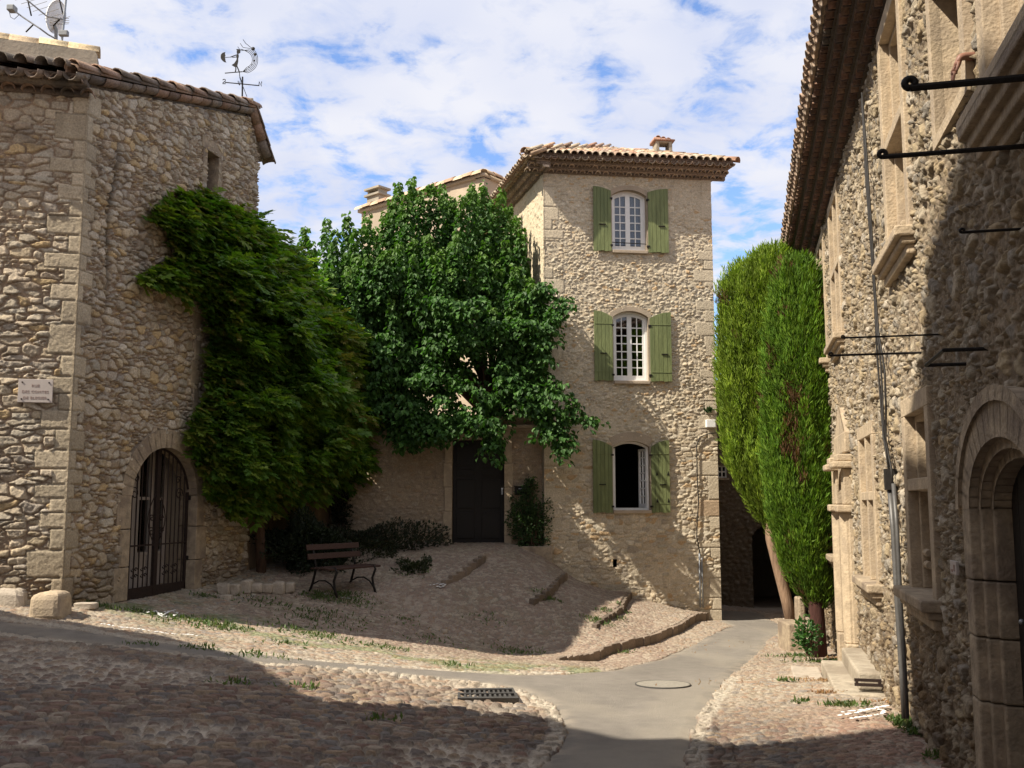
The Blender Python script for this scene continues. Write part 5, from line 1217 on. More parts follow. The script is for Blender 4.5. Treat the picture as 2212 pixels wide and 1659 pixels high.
for k in range(16):
    a = rr.uniform(-2.9, 2.4); e = rr.uniform(-1.2, 1.2); z1 = rr.uniform(5.2, 7.4)
    mb.tube([(-.6, 23.8, 3.7), (-.6 + a * .35, 23.6 + e * .4, 4.6), (-.9 + a * .75, 23.2 + e * .7, z1 - .8), (-1.0 + a * .9, 22.9 + e, z1)], [.13, .09, .06, .025], 7)
for k in range(8):
    a = rr.uniform(-1.5, 1.8); mb.tube([(-.6, 23.8, 3.7), (-.3 + a * .5, 22.8, 4.3), (-.3 + a, 21.9, 4.0 + rr.uniform(-.4, .8))], [.09, .06, .02], 6)
build('trunk', mb, 'bark', MT, smooth=True)

# wisteria ----------------------------------------------------------
WS = thing('wisteria', LW.P(5.6, .3, .3), 'huge dense wisteria hanging over the left house and the garden wall above the bench', 'climber')
WPOLY = [(330, 445), (370, 440), (420, 412), (470, 432), (520, 462), (560, 480), (600, 520), (625, 545), (690, 625), (740, 685), (790, 715), (820, 750), (845, 800), (862, 860), (862, 920), (842, 965), (815, 1000), (800, 1035), (770, 1040), (720, 1050), (670, 1065), (610, 1085), (560, 1100), (500, 1112), (465, 1085), (440, 1030), (415, 960), (405, 905), (430, 880), (455, 850), (440, 790), (462, 740), (455, 690), (440, 640), (385, 640), (330, 615), (300, 608), (320, 585), (370, 562), (390, 545), (350, 500), (330, 470)]
npr = 15000; px = rng.uniform(298, 866, npr * 3); py = rng.uniform(408, 1115, npr * 3); lump = vn(px / 34, py / 30, 3) * .65 + vn(px / 85, py / 80, 4) * .35
edge = -polysd(px, py, np.array(WPOLY, float)) + 16 * (vn(px / 13, py / 13, 8) - .5); ok = edge > 0; px, py, lump, edge = px[ok][:npr], py[ok][:npr], lump[ok][:npr], edge[ok][:npr]
thick = np.clip(edge / 90, 0, 1) ** .5; offm = .20 + np.clip((px - 330) / 420, 0, 1) ** .8 * 1.5
inner = rng.random(len(px)) < .35
off = .08 + offm * thick * (.22 + 1.0 * lump) - rng.random(len(px)) ** 2 * .2 * thick - inner * .30 * thick
def hits(W_, px, py, off):
    x = (px - CX) / K; y = -(py - CY) / K; rx = x; ry = math.cos(PITCH) - y * math.sin(PITCH); rz = math.sin(PITCH) + y * math.cos(PITCH)
    t = ((W_.o[0] + W_.n[0] * off) * W_.n[0] + (W_.o[1] + W_.n[1] * off) * W_.n[1]) / (rx * W_.n[0] + ry * W_.n[1]); return np.stack([rx * t, ry * t, 1.6 + rz * t], -1)
P0 = hits(LW, px, py, off); k = len(P0); n3 = np.array([LW.n[0], LW.n[1], 0]); t3 = np.array([LW.d[0], LW.d[1], 0])
# rachis of each compound leaf droops outward
rd = nv(n3 * rng.uniform(.2, 1.0, (k, 1)) + t3 * rng.normal(0, .9, (k, 1)) + np.array([0, 0, 1]) * rng.uniform(-.6, .45, (k, 1)) + np.array([0, -.35, 0])); rn = nv(np.array([0, 0, 1.0]) + n3 * .5 + rng.normal(0, .25, (k, 3)))
rs_ = nv(np.cross(rn, rd)); Cs, Ds, Ns, Ss, Co = [], [], [], [], []
ln = rng.uniform(.15, .25, k) * np.where(inner, 1.6, 1.0) * np.where(px > 540, 1.15, 1.0); young_sunlit = (rng.random(k) < np.where((px > 720) & (py < 930), .75, .22)) & (edge < np.where(px > 720, 110, 60))  # yellow young tips, massed upper right to paint the sunlit edge into leaf colour
basec = np.where(young_sunlit[:, None], rcol(k, [(.17, .20, .035), (.13, .17, .03), (.22, .19, .05)]), rcol(k, [(.10, .19, .027), (.135, .22, .032), (.075, .15, .022), (.18, .245, .036)]))
for j in range(5):
    for sg in (-1, 1):
        b = P0 + rd * (ln * (.12 + .2 * j))[:, None] - np.array([0, 0, 1]) * (ln * .12 * (j / 4) ** 2)[:, None]
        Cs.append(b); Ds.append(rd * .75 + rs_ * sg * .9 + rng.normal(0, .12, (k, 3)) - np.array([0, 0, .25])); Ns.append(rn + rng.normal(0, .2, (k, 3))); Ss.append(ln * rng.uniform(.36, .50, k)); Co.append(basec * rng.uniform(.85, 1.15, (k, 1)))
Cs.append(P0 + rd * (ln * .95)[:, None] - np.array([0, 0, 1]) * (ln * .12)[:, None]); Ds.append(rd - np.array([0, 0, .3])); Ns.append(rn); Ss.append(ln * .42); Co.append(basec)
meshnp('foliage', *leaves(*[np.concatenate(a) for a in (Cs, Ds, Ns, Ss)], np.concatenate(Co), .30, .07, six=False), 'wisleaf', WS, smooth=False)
mb = MB(); rr = random.Random(8)
def WP(x, y, o): u, z = LW.hit(x, y, o); return LW.P(u, z, o)
mb.tube([LW.P(5.3, .0, .25), WP(560, 1100, .2), WP(545, 1000, .25), WP(520, 880, .2), WP(500, 760, .15), WP(480, 640, .12)], [.10, .085, .075, .07, .05, .03], 8)
for pts in ([(545, 1000), (620, 950), (700, 900), (780, 880)], [(520, 880), (600, 800), (680, 760), (760, 770)], [(500, 760), (560, 660), (600, 580)], [(480, 640), (430, 600), (360, 600)], [(490, 700), (460, 560), (420, 460)]):
    mb.tube([WP(x, y, .15 + .25 * (x > 560)) for x, y in pts], [.05, .04, .03, .015][:len(pts)], 6)
for k in range(10): x = rr.uniform(480, 800); mb.tube([WP(x, 960, .3), WP(x + rr.uniform(-15, 15), 1060, .35)], [.012, .006], 5)
build('trunk', mb, 'bark', WS, smooth=True)

# cypresses ----------------------------------------------------------
def cypress(name, base, label, prof, trunk, Y0, nb, seed, cols, tm, shift=0):
    """prof: list of (py, left px, right px) of the crown at depth Y0"""
    rg = np.random.default_rng(seed); t = thing(name, base, label, 'tree', 'cypresses beside the right house'); pr_ = np.array(prof, float)
    n_ = nb; py = rg.uniform(pr_[0, 0], pr_[-1, 0], n_); l = np.interp(py, pr_[:, 0], pr_[:, 1]); r = np.interp(py, pr_[:, 0], pr_[:, 2])
    w_ = np.maximum(r - l, 2.); keep = rg.random(n_) < w_ / w_.max() * .9 + .1; py, l, r = py[keep], l[keep], r[keep]; n_ = len(py)
    a = rg.random(n_) * 2 * math.pi; a = np.where(rg.random(n_) < .45, -abs(a) % math.pi * -1, a)      # a<0: facing the street
    z = raysY(np.full(n_, 1.), py, np.full(n_, Y0))[:, 2]; cxp = (l + r) / 2; c = raysY(cxp, py, np.full(n_, Y0)); rad = (r - l) / 2 * Y0 / K * 1.0
    # vertical flame-like ridges
    ridge = vn(a / (2 * math.pi) * 13 + 30, z * .5, seed) * .6 + vn(a / (2 * math.pi) * 30, z * 1.3, seed + 1) * .4
    rr_ = rad * (.58 + .54 * ridge) - rg.random(n_) ** 2 * .10
    o3 = np.stack([np.cos(a), np.sin(a) * .85, np.zeros(n_)], -1); P_ = c + o3 * rr_[:, None]
    # a spray is a small fan of nine fronds
    SP = 13; D0_ = nv(o3 * rg.uniform(.05, .5, (n_, 1)) + np.array([0, 0, 1.0]) + rg.normal(0, .15, (n_, 3)))
    cc = np.array(cols)[rg.integers(0, len(cols), n_)] * rg.uniform(.8, 1.25, (n_, 1)) ; lt = sst(ridge * .6 + .4 * vn(a * 9, z * 4, seed + 3), .38, .68)[:, None]; cc = cc * (.75 + .5 * lt)
    brown = (rg.random(n_) < .9) & (vn(a * 2.2, z * 1.3, seed + 7) > (.97 if seed == 3 else .84)); cc = np.where(brown[:, None], np.array([.11, .06, .03]) * rg.uniform(.7, 1.3, (n_, 1)), cc)
    P2 = np.repeat(P_, SP, 0); D2 = np.repeat(D0_, SP, 0); t_ = rg.random((n_ * SP, 1)); m_2 = len(P2)
    P2 = P2 + D2 * t_ * .26 + rg.normal(0, .022, (m_2, 3)); D2 = D2 + rg.normal(0, .24, (m_2, 3)); N2 = np.repeat(o3, SP, 0) + rg.normal(0, .6, (m_2, 3)); c2 = np.repeat(cc, SP, 0) * (.72 + .5 * t_)
    meshnp('crown', *leaves(P2, D2, N2, rg.uniform(.07, .14, m_2), c2, .085, .03, six=False), 'cypleaf', t, smooth=False)
    # opaque dark core added behind the fronds so the crown shows no gaps
    th = np.linspace(0, 2 * math.pi, 25)[:-1]; yy = np.linspace(pr_[0, 0] + 12, pr_[-1, 0] - 6, 34); Vv = []
    for y in yy:
        l_, r_2 = np.interp(y, pr_[:, 0], pr_[:, 1]), np.interp(y, pr_[:, 0], pr_[:, 2]); c0 = raysY(np.array((l_ + r_2) / 2), np.array(y), np.array(Y0)); q = (r_2 - l_) / 2 * Y0 / K * .66
        Vv.append(np.stack([c0[0] + q * np.cos(th) * (.85 + .3 * vn(th * 3, th * 0 + y / 30, 3)), c0[1] + q * .85 * np.sin(th), np.full(24, c0[2])], -1))
    Vv = np.concatenate(Vv); Ff = np.array([(i * 24 + k, i * 24 + (k + 1) % 24, (i + 1) * 24 + (k + 1) % 24, (i + 1) * 24 + k) for i in range(33) for k in range(24)])
    meshnp('dark_core', Vv, Ff, np.tile([.03, .04, .015], (len(Vv), 1)), 'cypleaf', t)
    mb = MB(); mb.tube(trunk[0], trunk[1], 10); build('trunk', mb, tm, t, smooth=True)
G1 = [(.15, .22, .022), (.18, .255, .026), (.12, .185, .02), (.20, .27, .03)]; G2 = [(.095, .175, .018), (.125, .205, .022), (.075, .145, .016)]
YA, YB = 18.9, 16.6
def at(px, py, Y): return tuple(raysY(np.array(float(px)), np.array(float(py)), np.array(float(Y))))
cypress('cypress', at(1712, 1348, 19.2), 'bright green clipped cypress leaning left on a pale slanting trunk', [(552, 1662, 1682), (570, 1630, 1705), (592, 1592, 1715), (618, 1564, 1720), (650, 1552, 1724), (720, 1546, 1722), (800, 1545, 1724), (880, 1552, 1726), (960, 1565, 1728), (1020, 1578, 1730), (1070, 1597, 1732), (1110, 1622, 1735), (1150, 1650, 1738), (1190, 1676, 1740), (1225, 1698, 1745), (1255, 1716, 1748)],
        ([at(1714, 1362, 18.7), at(1700, 1300, 18.7), at(1684, 1240, 18.7), at(1664, 1165, 18.8), at(1650, 1000, 19)], [.12, .105, .10, .09, .06]), YA, 11000, 3, G1, 'bark_p')
cypress('cypress', at(1770, 1420, 16.6), 'darker green cypress with brown patches against the right house', [(580, 1708, 1734), (596, 1688, 1756), (625, 1674, 1772), (680, 1664, 1786), (800, 1655, 1795), (900, 1650, 1798), (1000, 1650, 1800), (1100, 1655, 1802), (1180, 1672, 1802), (1240, 1692, 1800), (1290, 1722, 1798), (1318, 1745, 1790)],
        ([at(1768, 1425, 16.5), at(1766, 1350, 16.5), at(1762, 1290, 16.5), at(1750, 1100, 16.6)], [.15, .125, .12, .09]), YB, 13000, 4, G2, 'bark_r')

# shrubs, climbers and weeds ----------------------------------------------------------
def shrub(name, label, cat, c, r, n_, seed, cols, size=.07, stems=True, group=None, mat='weed'):
    rg = np.random.default_rng(seed); t = thing(name, (c[0], c[1], c[2] - r[2]), label, cat, group)
    d = nv(rg.normal(0, 1, (n_, 3))); q = rg.random((n_, 1)) ** .4; lp = .35 + 1.0 * vn(d[:, 0] * 2.6 + seed, d[:, 2] * 2.6 + d[:, 1], seed)[:, None]
    P_ = np.array(c) + d * q * lp * np.array(r); D_ = d + np.array([0, 0, .3]) + rg.normal(0, .5, (n_, 3)); N_ = d + np.array([0, 0, .6]) + rg.normal(0, .5, (n_, 3))
    cc = np.array(cols)[rg.integers(0, len(cols), n_)] * rg.uniform(.75, 1.25, (n_, 1))
    meshnp('foliage', *leaves(P_, D_, N_, rg.uniform(.7, 1.3, n_) * size, cc, .3, .1), mat, t, smooth=False)
    if stems:
        mb = MB(); rr = random.Random(seed)
        for k in range(9): e = [rr.uniform(-.6, .6) * r[0], rr.uniform(-.6, .6) * r[1], rr.uniform(-.2, .6) * r[2]]; mb.tube([(c[0] + e[0] * .15, c[1] + e[1] * .15, c[2] - r[2] * 1.05), (c[0] + e[0] * .6, c[1] + e[1] * .6, c[2] - .3 * r[2]), (c[0] + e[0], c[1] + e[1], c[2] + e[2])], [.015, .011, .005], 5)
        build('stems', mb, 'bark', t)
    return t
bank = MB()
DK = [(.022, .032, .016), (.028, .040, .018), (.018, .026, .014)]; MG = [(.04, .075, .025), (.05, .095, .028), (.032, .06, .022)]
p = LW.P(6.2, .25 + .42, .75); shrub('shrub', 'large very dark shrub between the gate and the bench', 'shrub', p, (1.05, 1.2, .75), 15000, 31, DK, .06)
p = LW.P(9.0, .6 + .75, .25); shrub('shrub', 'dark slender plant climbing the garden wall above the bench', 'shrub', p, (.22, .35, .62), 1600, 32, DK, .06)
p = LW.P(10.8, .7 + .3, .62); shrub('shrub', 'dark leafy bush at the end of the garden wall', 'shrub', p, (.6, .6, .6), 5000, 33, DK, .06)
p = (-1.9, 19.6, .18); shrub('shrub', 'low scrubby plant on the bank just right of the bench', 'shrub', p, (.5, .6, .33), 3500, 34, [(.03, .045, .02), (.05, .055, .03)], .055)
rose = DW.P(.36, 1.15, .25); shrub('rose_bush', 'rose bush climbing the wall between the black door and the tower', 'shrub', rose, (.52, .30, .80), 2600, 35, MG, .06)
shrub('potted_plant', 'loose leafy shrub top rising above the letter box', 'shrub', DW.P(.34, 1.9, .22), (.2, .18, .3), 350, 36, MG, .055)
p = at(1744, 1368, 15.7); shrub('sapling', 'small bright green sapling at the foot of the cypress', 'plant', (p[0], p[1], p[2] - .06), (.19, .16, .27), 300, 37, [(.05, .12, .035), (.065, .15, .04)], .075)
p = LW.P(8.3, .45 + .1, 1.1); shrub('ground_cover_shrub', 'dark low undergrowth on the bank behind the bench', 'shrub', p, (1.9, 1.9, .62), 15000, 38, [(.022, .030, .016), (.032, .040, .020), (.045, .040, .025)], .065)
def tufts(spots, seed, name, label, cat, cols, hgt=.07):
    rg = np.random.default_rng(seed); Cs, Ds, Ns, Ss, Co = [], [], [], [], []
    for (x, y, r, n_) in spots:
        a = rg.random(n_) * 6.28; q = rg.random(n_) ** .8 * r * 1.7 * (.4 + vn(a * 1.2, a * 0 + x, 5)); X, Y = x + q * np.cos(a) * 1.3, y + q * np.sin(a) * .8; Z = gz(X, Y) + .018
        Cs.append(np.stack([X, Y, Z], -1)); Ds.append(rg.normal(0, .6, (n_, 3)) + [0, 0, .8]); Ns.append(rg.normal(0, 1, (n_, 3)) + [0, -.4, .6]); Ss.append(rg.uniform(.5, 1.2, n_) * hgt)
        Co.append(np.array(cols)[rg.integers(0, len(cols), n_)] * rg.uniform(.8, 1.2, (n_, 1)))
    o = meshnp(name, *leaves(*[np.concatenate(a) for a in (Cs, Ds, Ns, Ss)], np.concatenate(Co), .16, .04, six=False), 'weed', smooth=False)
    return setp(o, label, cat, kind='stuff')
sp = []
for (x, y, r, n_) in [(455, 1352, .35, 500), (640, 1362, .35, 160), (700, 1380, .3, 130), (560, 1300, .3, 140), (680, 1345, .35, 150), (620, 1395, .2, 60), (930, 1385, .3, 70), (820, 1400, .3, 120), (700, 1330, .4, 260), (760, 1300, .3, 120), (1125, 1415, .2, 120), (1100, 1405, .25, 70), (560, 1420, .2, 80), (440, 1405, .12, 60), (310, 1395, .12, 40),
        (1290, 1345, .15, 160), (1320, 1330, .13, 140), (1185, 1290, .15, 130), (1345, 1318, .1, 60), (1350, 1405, .1, 40), (740, 1290, .3, 400), (690, 1292, .2, 200), (1725, 1420, .25, 260), (1800, 1430, .12, 80), (1760, 1432, .2, 120), (1820, 1528, .16, 160), (1725, 1520, .08, 40), (1700, 1475, .08, 40), (1955, 1562, .09, 260), (2000, 1590, .1, 200), (1970, 1575, .1, 200),
        (1515, 1312, .06, 60), (1050, 1340, .2, 60), (870, 1340, .25, 60), (300, 1325, .15, 100), (210, 1312, .15, 120), (900, 1240, .2, 60), (440, 1290, .12, 90), (980, 1440, .12, 50), (2030, 1640, .1, 100), (500, 1480, .12, 40), (650, 1490, .12, 60), (820, 1560, .1, 40)]:
    p = onground(x, y); sp.append((p[0], p[1], r, n_))
tufts(sp, 41, 'weeds', 'small green weeds and grass growing between the cobbles', 'weeds', [(.07, .12, .03), (.09, .14, .035), (.05, .09, .025), (.12, .13, .05)])
sp = []
for (x, y, r, n_) in [(1790, 1475, .25, 260), (1780, 1500, .12, 120), (1840, 1490, .1, 60), (1730, 1395, .2, 80), (1800, 1425, .2, 120), (1530, 1395, .8, 60), (1000, 1380, .8, 80), (1600, 1480, .6, 50), (1900, 1520, .2, 60), (1400, 1405, .5, 60)]:
    p = onground(x, y); sp.append((p[0], p[1], r, n_))
tufts(sp, 42, 'fallen_leaves', 'dry brown fallen leaves lying along the steps and kerb', 'leaves', [(.28, .14, .06), (.22, .12, .06), (.33, .2, .09)], .045)
u_, z_ = TF.hit(1531, 886, .03); shrub('wall_plant', 'tiny green tuft rooted high in the tower front near the junction box', 'plant', TF.P(u_, z_, .06), (.13, .05, .045), 120, 43, MG, .05, False)
# ------------------------------------------------------------------ things on the ground
# drain grate
gp_ = onground(1053, 1506); gr_ = thing('drain_grate', gp_ + np.array([0, 0, .03]), 'rectangular dark iron drain grate set in the cobbles beside the path', 'grate')
mb = MB(); gw, gd = .66, .40; X0, Y0_, Z0 = gp_[0], gp_[1], float(gz0(gp_[0], gp_[1])) + .034
A0 = onground(988, 1518); B0 = onground(1121, 1517); C0 = onground(1108, 1494); D0 = onground(990, 1496)
def gq(s, t): a = A0 + (B0 - A0) * s; b = D0 + (C0 - D0) * s; q = a + (b - a) * t; return np.array([q[0], q[1], float(gz0(q[0], q[1]))])
def slab(mb, s0, s1, t0, t1, h0, h1):
    q = [gq(s0, t0), gq(s1, t0), gq(s1, t1), gq(s0, t1)]; mb.hexa([tuple(p + [0, 0, h0]) for p in q] + [tuple(p + [0, 0, h1]) for p in q])
for (a, b, c, d) in ((0, .035, 0, 1), (.965, 1, 0, 1), (.035, .965, 0, .14), (.035, .965, .86, 1), (.035, .965, .46, .54)): slab(mb, a, b, c, d, -.05, .045)
for k in range(1, 11): slab(mb, .035 + k * .0845 - .018, .035 + k * .0845 + .018, .14, .86, -.05, .040)
build('frame', mb, 'cast', gr_)
mb = MB(); slab(mb, .02, .98, .05, .95, -.02, .02); build('pit', mb, 'dark', gr_)
# manhole cover
mc_ = onground(1432, 1482); R_m = 58 / K * mc_[1]
# slope of the path there
def plan(x, y): e = .3; return (float(gz0(x + e, y)) - float(gz0(x - e, y))) / (2 * e), (float(gz0(x, y + e)) - float(gz0(x, y - e))) / (2 * e)
sx_, sy_ = plan(mc_[0], mc_[1]); mh = thing('manhole_cover', mc_, 'round pale manhole cover in the asphalt path', 'manhole cover')
def disc(mb, r0, r1, h0, h1, n=40):
    vs = []
    for r, h in ((r0, h0), (r1, h0), (r1, h1), (r0, h1)):
        for k in range(n): a = 2 * math.pi * k / n; x, y = r * math.cos(a), r * math.sin(a); vs.append((mc_[0] + x, mc_[1] + y, mc_[2] + sx_ * x + sy_ * y + h))
    mb.add(vs, [(i * n + k, i * n + (k + 1) % n, ((i + 1) % 4) * n + (k + 1) % n, ((i + 1) % 4) * n + k) for i in range(4) for k in range(n)])
mb = MB(); disc(mb, 0.001, R_m * .96, -.03, .026); build('cover', mb, 'manhole', mh, smooth=False)
mb = MB(); disc(mb, R_m * .965, R_m, -.03, .028); build('rim', mb, 'cast', mh)
# white paint splashes
def strokes(name, label, pts_list, wd, seed):
    rr = random.Random(seed); mb = MB()
    for pts in pts_list:
        W3 = [onground(x, y) for x, y in pts]
        for a, b in zip(W3[:-1], W3[1:]):
            n_ = max(2, int(np.linalg.norm(b - a) / .025))
            for k in range(n_):
                if rr.random() < .18: continue
                q = a + (b - a) * (k / n_); w_ = wd * rr.uniform(.5, 1.3); x, y = q[0] + rr.uniform(-.01, .01), q[1] + rr.uniform(-.015, .015); z = float(gz(np.array([x]), np.array([y]))[0]) + .044
                mb.ball((x, y, z), w_, 6, 4, (1.3, 1, .28), .5, rr.randrange(9999))
    return setp(build(name, mb, 'chalk'), label, 'paint mark', 'white paint splashes on the paving')
strokes('paint_mark', 'white paint squiggle on the paving in front of the arched gate', [[(318, 1330), (335, 1326), (352, 1335), (368, 1326), (385, 1331), (372, 1338), (348, 1338), (340, 1330)], [(352, 1328), (380, 1324)]], .013, 1)
strokes('paint_mark', 'broken white paint line on the cobbles along the left path', [[(222, 1355), (260, 1362), (300, 1366), (340, 1372), (365, 1376), (405, 1378), (430, 1381)]], .014, 2)
strokes('paint_mark', 'thick white paint splash beside the pipe foot', [[(1822, 1548), (1850, 1545), (1885, 1541), (1910, 1543), (1905, 1553), (1880, 1556), (1850, 1560), (1835, 1564)], [(1815, 1555), (1850, 1549), (1900, 1537), (1925, 1533)], [(1898, 1546), (1910, 1546)]], .016, 3)
strokes('paint_mark', 'small white paint blotch on the slope left of the upper step', [[(930, 1268), (945, 1266), (962, 1268), (955, 1273), (940, 1271)]], .022, 4)
strokes('paint_mark', 'faint white paint line before the bench', [[(700, 1288), (715, 1291)], [(738, 1296), (760, 1299)]], .012, 5)
# bollard block and rocks at the house corner
def rock(name, label, c, s, seed, mat='edgestone', cat='stone', group=None):
    rr = random.Random(seed); vs = []; n_, m_ = 20, 14
    for i in range(m_ + 1):
        ph = math.pi * i / m_
        for k in range(n_):
            th = 2 * math.pi * k / n_; sx, sz = math.sin(ph), math.cos(ph)
            f = lambda v: math.copysign(abs(v) ** .45, v); q = 1 + .28 * (float(vn(math.cos(th) * 1.6 + seed, sz * 1.6 + math.sin(th), seed)) - .5) + .03 * (rr.random() - .5)
            vs.append((c[0] + s[0] * f(sx * math.cos(th)) * q, c[1] + s[1] * f(sx * math.sin(th)) * q, c[2] + s[2] * f(sz) * q))
    mb = MB(); mb.add(vs, [(i * n_ + k, (i + 1) * n_ + k, (i + 1) * n_ + (k + 1) % n_, i * n_ + (k + 1) % n_) for i in range(m_) for k in range(n_)])
    return setp(build(name, mb, mat, loc=c, bevel=0), label, cat, group)
p = onground(100, 1334); z = p[2]; rock('stone_block', 'squared pale stone block standing against the house corner', (p[0], p[1] + .10, z + .13), (.215, .20, .20), 3, 'dressed')
p = onground(22, 1312); rock('boulder', 'rough pointed rock at the left foot of the sign wall', (p[0] - .05, p[1] + .15, p[2] + .06), (.20, .16, .18), 5, 'edgestone')
rr = random.Random(4); gname = 'edging stones before the dark shrub'
lab_ = ['leftmost edging stone nearest the gate', 'long flat edging stone second from the gate', 'third edging stone from the gate, low and rounded', 'edging stone in front of the shrub middle', 'edging stone right of the shrub middle', 'edging stone next to last before the bench', 'upright pale edging stone nearest the bench']
for k, (x, y, w_) in enumerate([(482, 1278, .17), (508, 1279, .13), (532, 1275, .17), (556, 1276, .13), (578, 1277, .15), (602, 1278, .16), (627, 1277, .12)]):
    p = onground(x, y + 4); rock('edging_stone', lab_[k], (p[0], p[1], p[2] + .07 + .03 * rr.random()), (w_ * .66, .09 + .04 * rr.random(), .075 + .05 * rr.random()), 20 + k, 'edgestone', 'stone', gname)
p = onground(488, 1296); rock('loose_stone', 'loose flat stone lying in front of the edging stones', (p[0], p[1], p[2] + .03), (.11, .08, .06), 31)
p = onground(960, 1368); rock('loose_stone', 'lone pebble sized stone on the sunlit edge of the slope', (p[0], p[1], p[2] + .03), (.05, .04, .035), 32)
p = onground(170, 1312); rock('loose_stone', 'flat pale stone just right of the squared block', (p[0] + .1, p[1], p[2] + .02), (.15, .10, .05), 33)
# bench
b0 = np.array(at(672, 1283, 17.6)); b0[2] = float(gz0(b0[0], b0[1])); ba = math.radians(34); bd_ = np.array([math.sin(ba), math.cos(ba), 0]); bf = np.array([bd_[1], -bd_[0], 0])
bn = thing('park_bench', b0, 'brown slatted bench with black curved iron legs in the shade under the wisteria', 'bench'); BLn = 1.30
def BP(a, f, z): q = b0 + bd_ * a + bf * f; return (q[0], q[1], float(b0[2]) + .06 + z)
def bslat(a0, a1, f0, z0, f1, z1, th=.03):
    mb = MB(); n_ = nrm(np.cross(bd_, np.array(BP(0, f1, z1)) - np.array(BP(0, f0, z0)))) * th
    q = [np.array(BP(a0, f0, z0)), np.array(BP(a1, f0, z0)), np.array(BP(a1, f1, z1)), np.array(BP(a0, f1, z1))]; mb.hexa([tuple(p) for p in q] + [tuple(p + n_) for p in q]); return mb
for (f0, z0, f1, z1) in ((-.06, .56, -.085, .66), (-.10, .72, -.125, .82)): build('back_slat', bslat(-.05, BLn, f0, z0, f1, z1), 'brownwood', bn, bevel=.006)
for f0 in (.02, .14, .26, .38): build('seat_slat', bslat(-.05, BLn, f0, .43, f0 + .095, .43 + (.006 if f0 < .3 else -.012)), 'brownwood', bn, bevel=.006)
for a in (.12, BLn - .18):
    mb = MB(); mb.tube([BP(a, -.13, .84), BP(a, -.07, .6), BP(a, -.01, .44), BP(a, -.04, .3), BP(a, -.10, .12), BP(a, -.20, -.08)], .022, 8)
    mb.tube([BP(a, -.02, .42), BP(a, .2, .405), BP(a, .46, .42), BP(a, .50, .36), BP(a, .43, .2), BP(a, .46, .05), BP(a, .52, -.08)], .022, 8)
    mb.tube([BP(a, -.10, .12), BP(a, .06, .19), BP(a, .22, .20), BP(a, .36, .14), BP(a, .47, .02)], .014, 6)
    build('leg', mb, 'iron', bn, smooth=True)
# ------------------------------------------------------------------ roof furniture of the left house
# weather vane: a girl leaning back against the wind behind her umbrella
vu, vz = LW.hit(523, 216, -.25); V0 = np.array(LW.P(vu, vz, -.25)); VY = V0[1]
vw = Wall((V0[0], V0[1]), 90); vw.n = np.array([0., -1.]); VS = VY / K
def vp(x, y, o=0):  # picture offsets around the mast turned into metres on the vane's own plane
    q = atY(x, y, VY); return (q[0], q[1] - o, q[2])
wv = thing('weather_vane', V0, 'black iron weather vane with an umbrella girl silhouette above compass arms on the ridge', 'weather vane')
mb = MB(); mb.tube([vp(523, 226), vp(524, 166)], .016, 6); build('mast', mb, 'iron', wv)
mb = MB(); mb.tube([vp(486, 178), vp(560, 185)], .011, 5)
mb.tube([tuple(np.array(vp(523, 182)) + d) for d in (np.array([-.07, .6, .01]), np.array([.0, 0, 0]), np.array([.05, -.35, -.02]))], .007, 5); build('compass_arms', mb, 'iron', wv)
def vpoly(mb, pts, th=.006):
    n_ = len(pts); f = [vp(x, y, th) for x, y in pts]; b = [vp(x, y, -th) for x, y in pts]
    mb.add(f + b, [tuple(range(n_)), tuple(range(2 * n_ - 1, n_ - 1, -1))] + [(i, (i + 1) % n_, n_ + (i + 1) % n_, n_ + i) for i in range(n_)])
def vz_(x, y): # zoomed picture -> picture
    return (660 + x * 240 / 1106) * .67770, (100 + y * 360 / 1659) * .67770
mb = MB()
for seg in ([(228, 715), (250, 702), (270, 712), (268, 730), (232, 755), (228, 768), (272, 768)],): mb.tube([vp(*vz_(x, y)) for x, y in seg], .009, 5)
build('letter', mb, 'iron', wv)
mb = MB(); mb.tube([vp(*vz_(x, y)) for x, y in ((762, 802), (764, 738), (800, 806), (802, 738))], .010, 5); build('letter', mb, 'iron', wv)
mb = MB(); mb.tube([tuple(np.array(vp(*vz_(x, y))) + [.0, -.35, 0]) for x, y in ((530, 840), (534, 880), (550, 905), (556, 850))], .008, 5); build('letter', mb, 'iron', wv)
mb = MB()
vpoly(mb, [vz_(x, y) for x, y in ((200, 385), (203, 345), (225, 318), (268, 303), (262, 330), (270, 350), (263, 378), (268, 405), (270, 425), (282, 458), (250, 450), (225, 430), (208, 410))])
mb.tube([vp(*vz_(268, 384)), vp(*vz_(370, 376))], .006, 5)
vpoly(mb, [vz_(x, y) for x, y in ((430, 262), (470, 262), (490, 285), (488, 312), (465, 328), (450, 322), (438, 325), (436, 300), (440, 280), (432, 272))])
vpoly(mb, [vz_(x, y) for x, y in ((446, 325), (460, 330), (467, 360), (458, 400), (458, 440), (445, 500), (448, 525), (400, 520), (362, 495), (400, 470), (430, 425), (436, 400), (430, 370), (436, 345))])
mb.tube([vp(*vz_(436, 345)), vp(*vz_(385, 362)), vp(*vz_(345, 378))], .010, 5); mb.tube([vp(*vz_(434, 376)), vp(*vz_(372, 382))], .008, 5)
for seg in ([(422, 522), (424, 560), (415, 596)], [(442, 520), (458, 556), (472, 592)]): mb.tube([vp(*vz_(x, y)) for x, y in seg], .012, 5)
mb.tube([vp(*vz_(x, y)) for x, y in ((262, 614), (400, 602), (505, 594), (520, 592))], .010, 5); mb.tube([vp(*vz_(x, y)) for x, y in ((475, 590), (480, 660), (512, 750))], .008, 5)
build('figure', mb, 'iron', wv)
mb = MB()
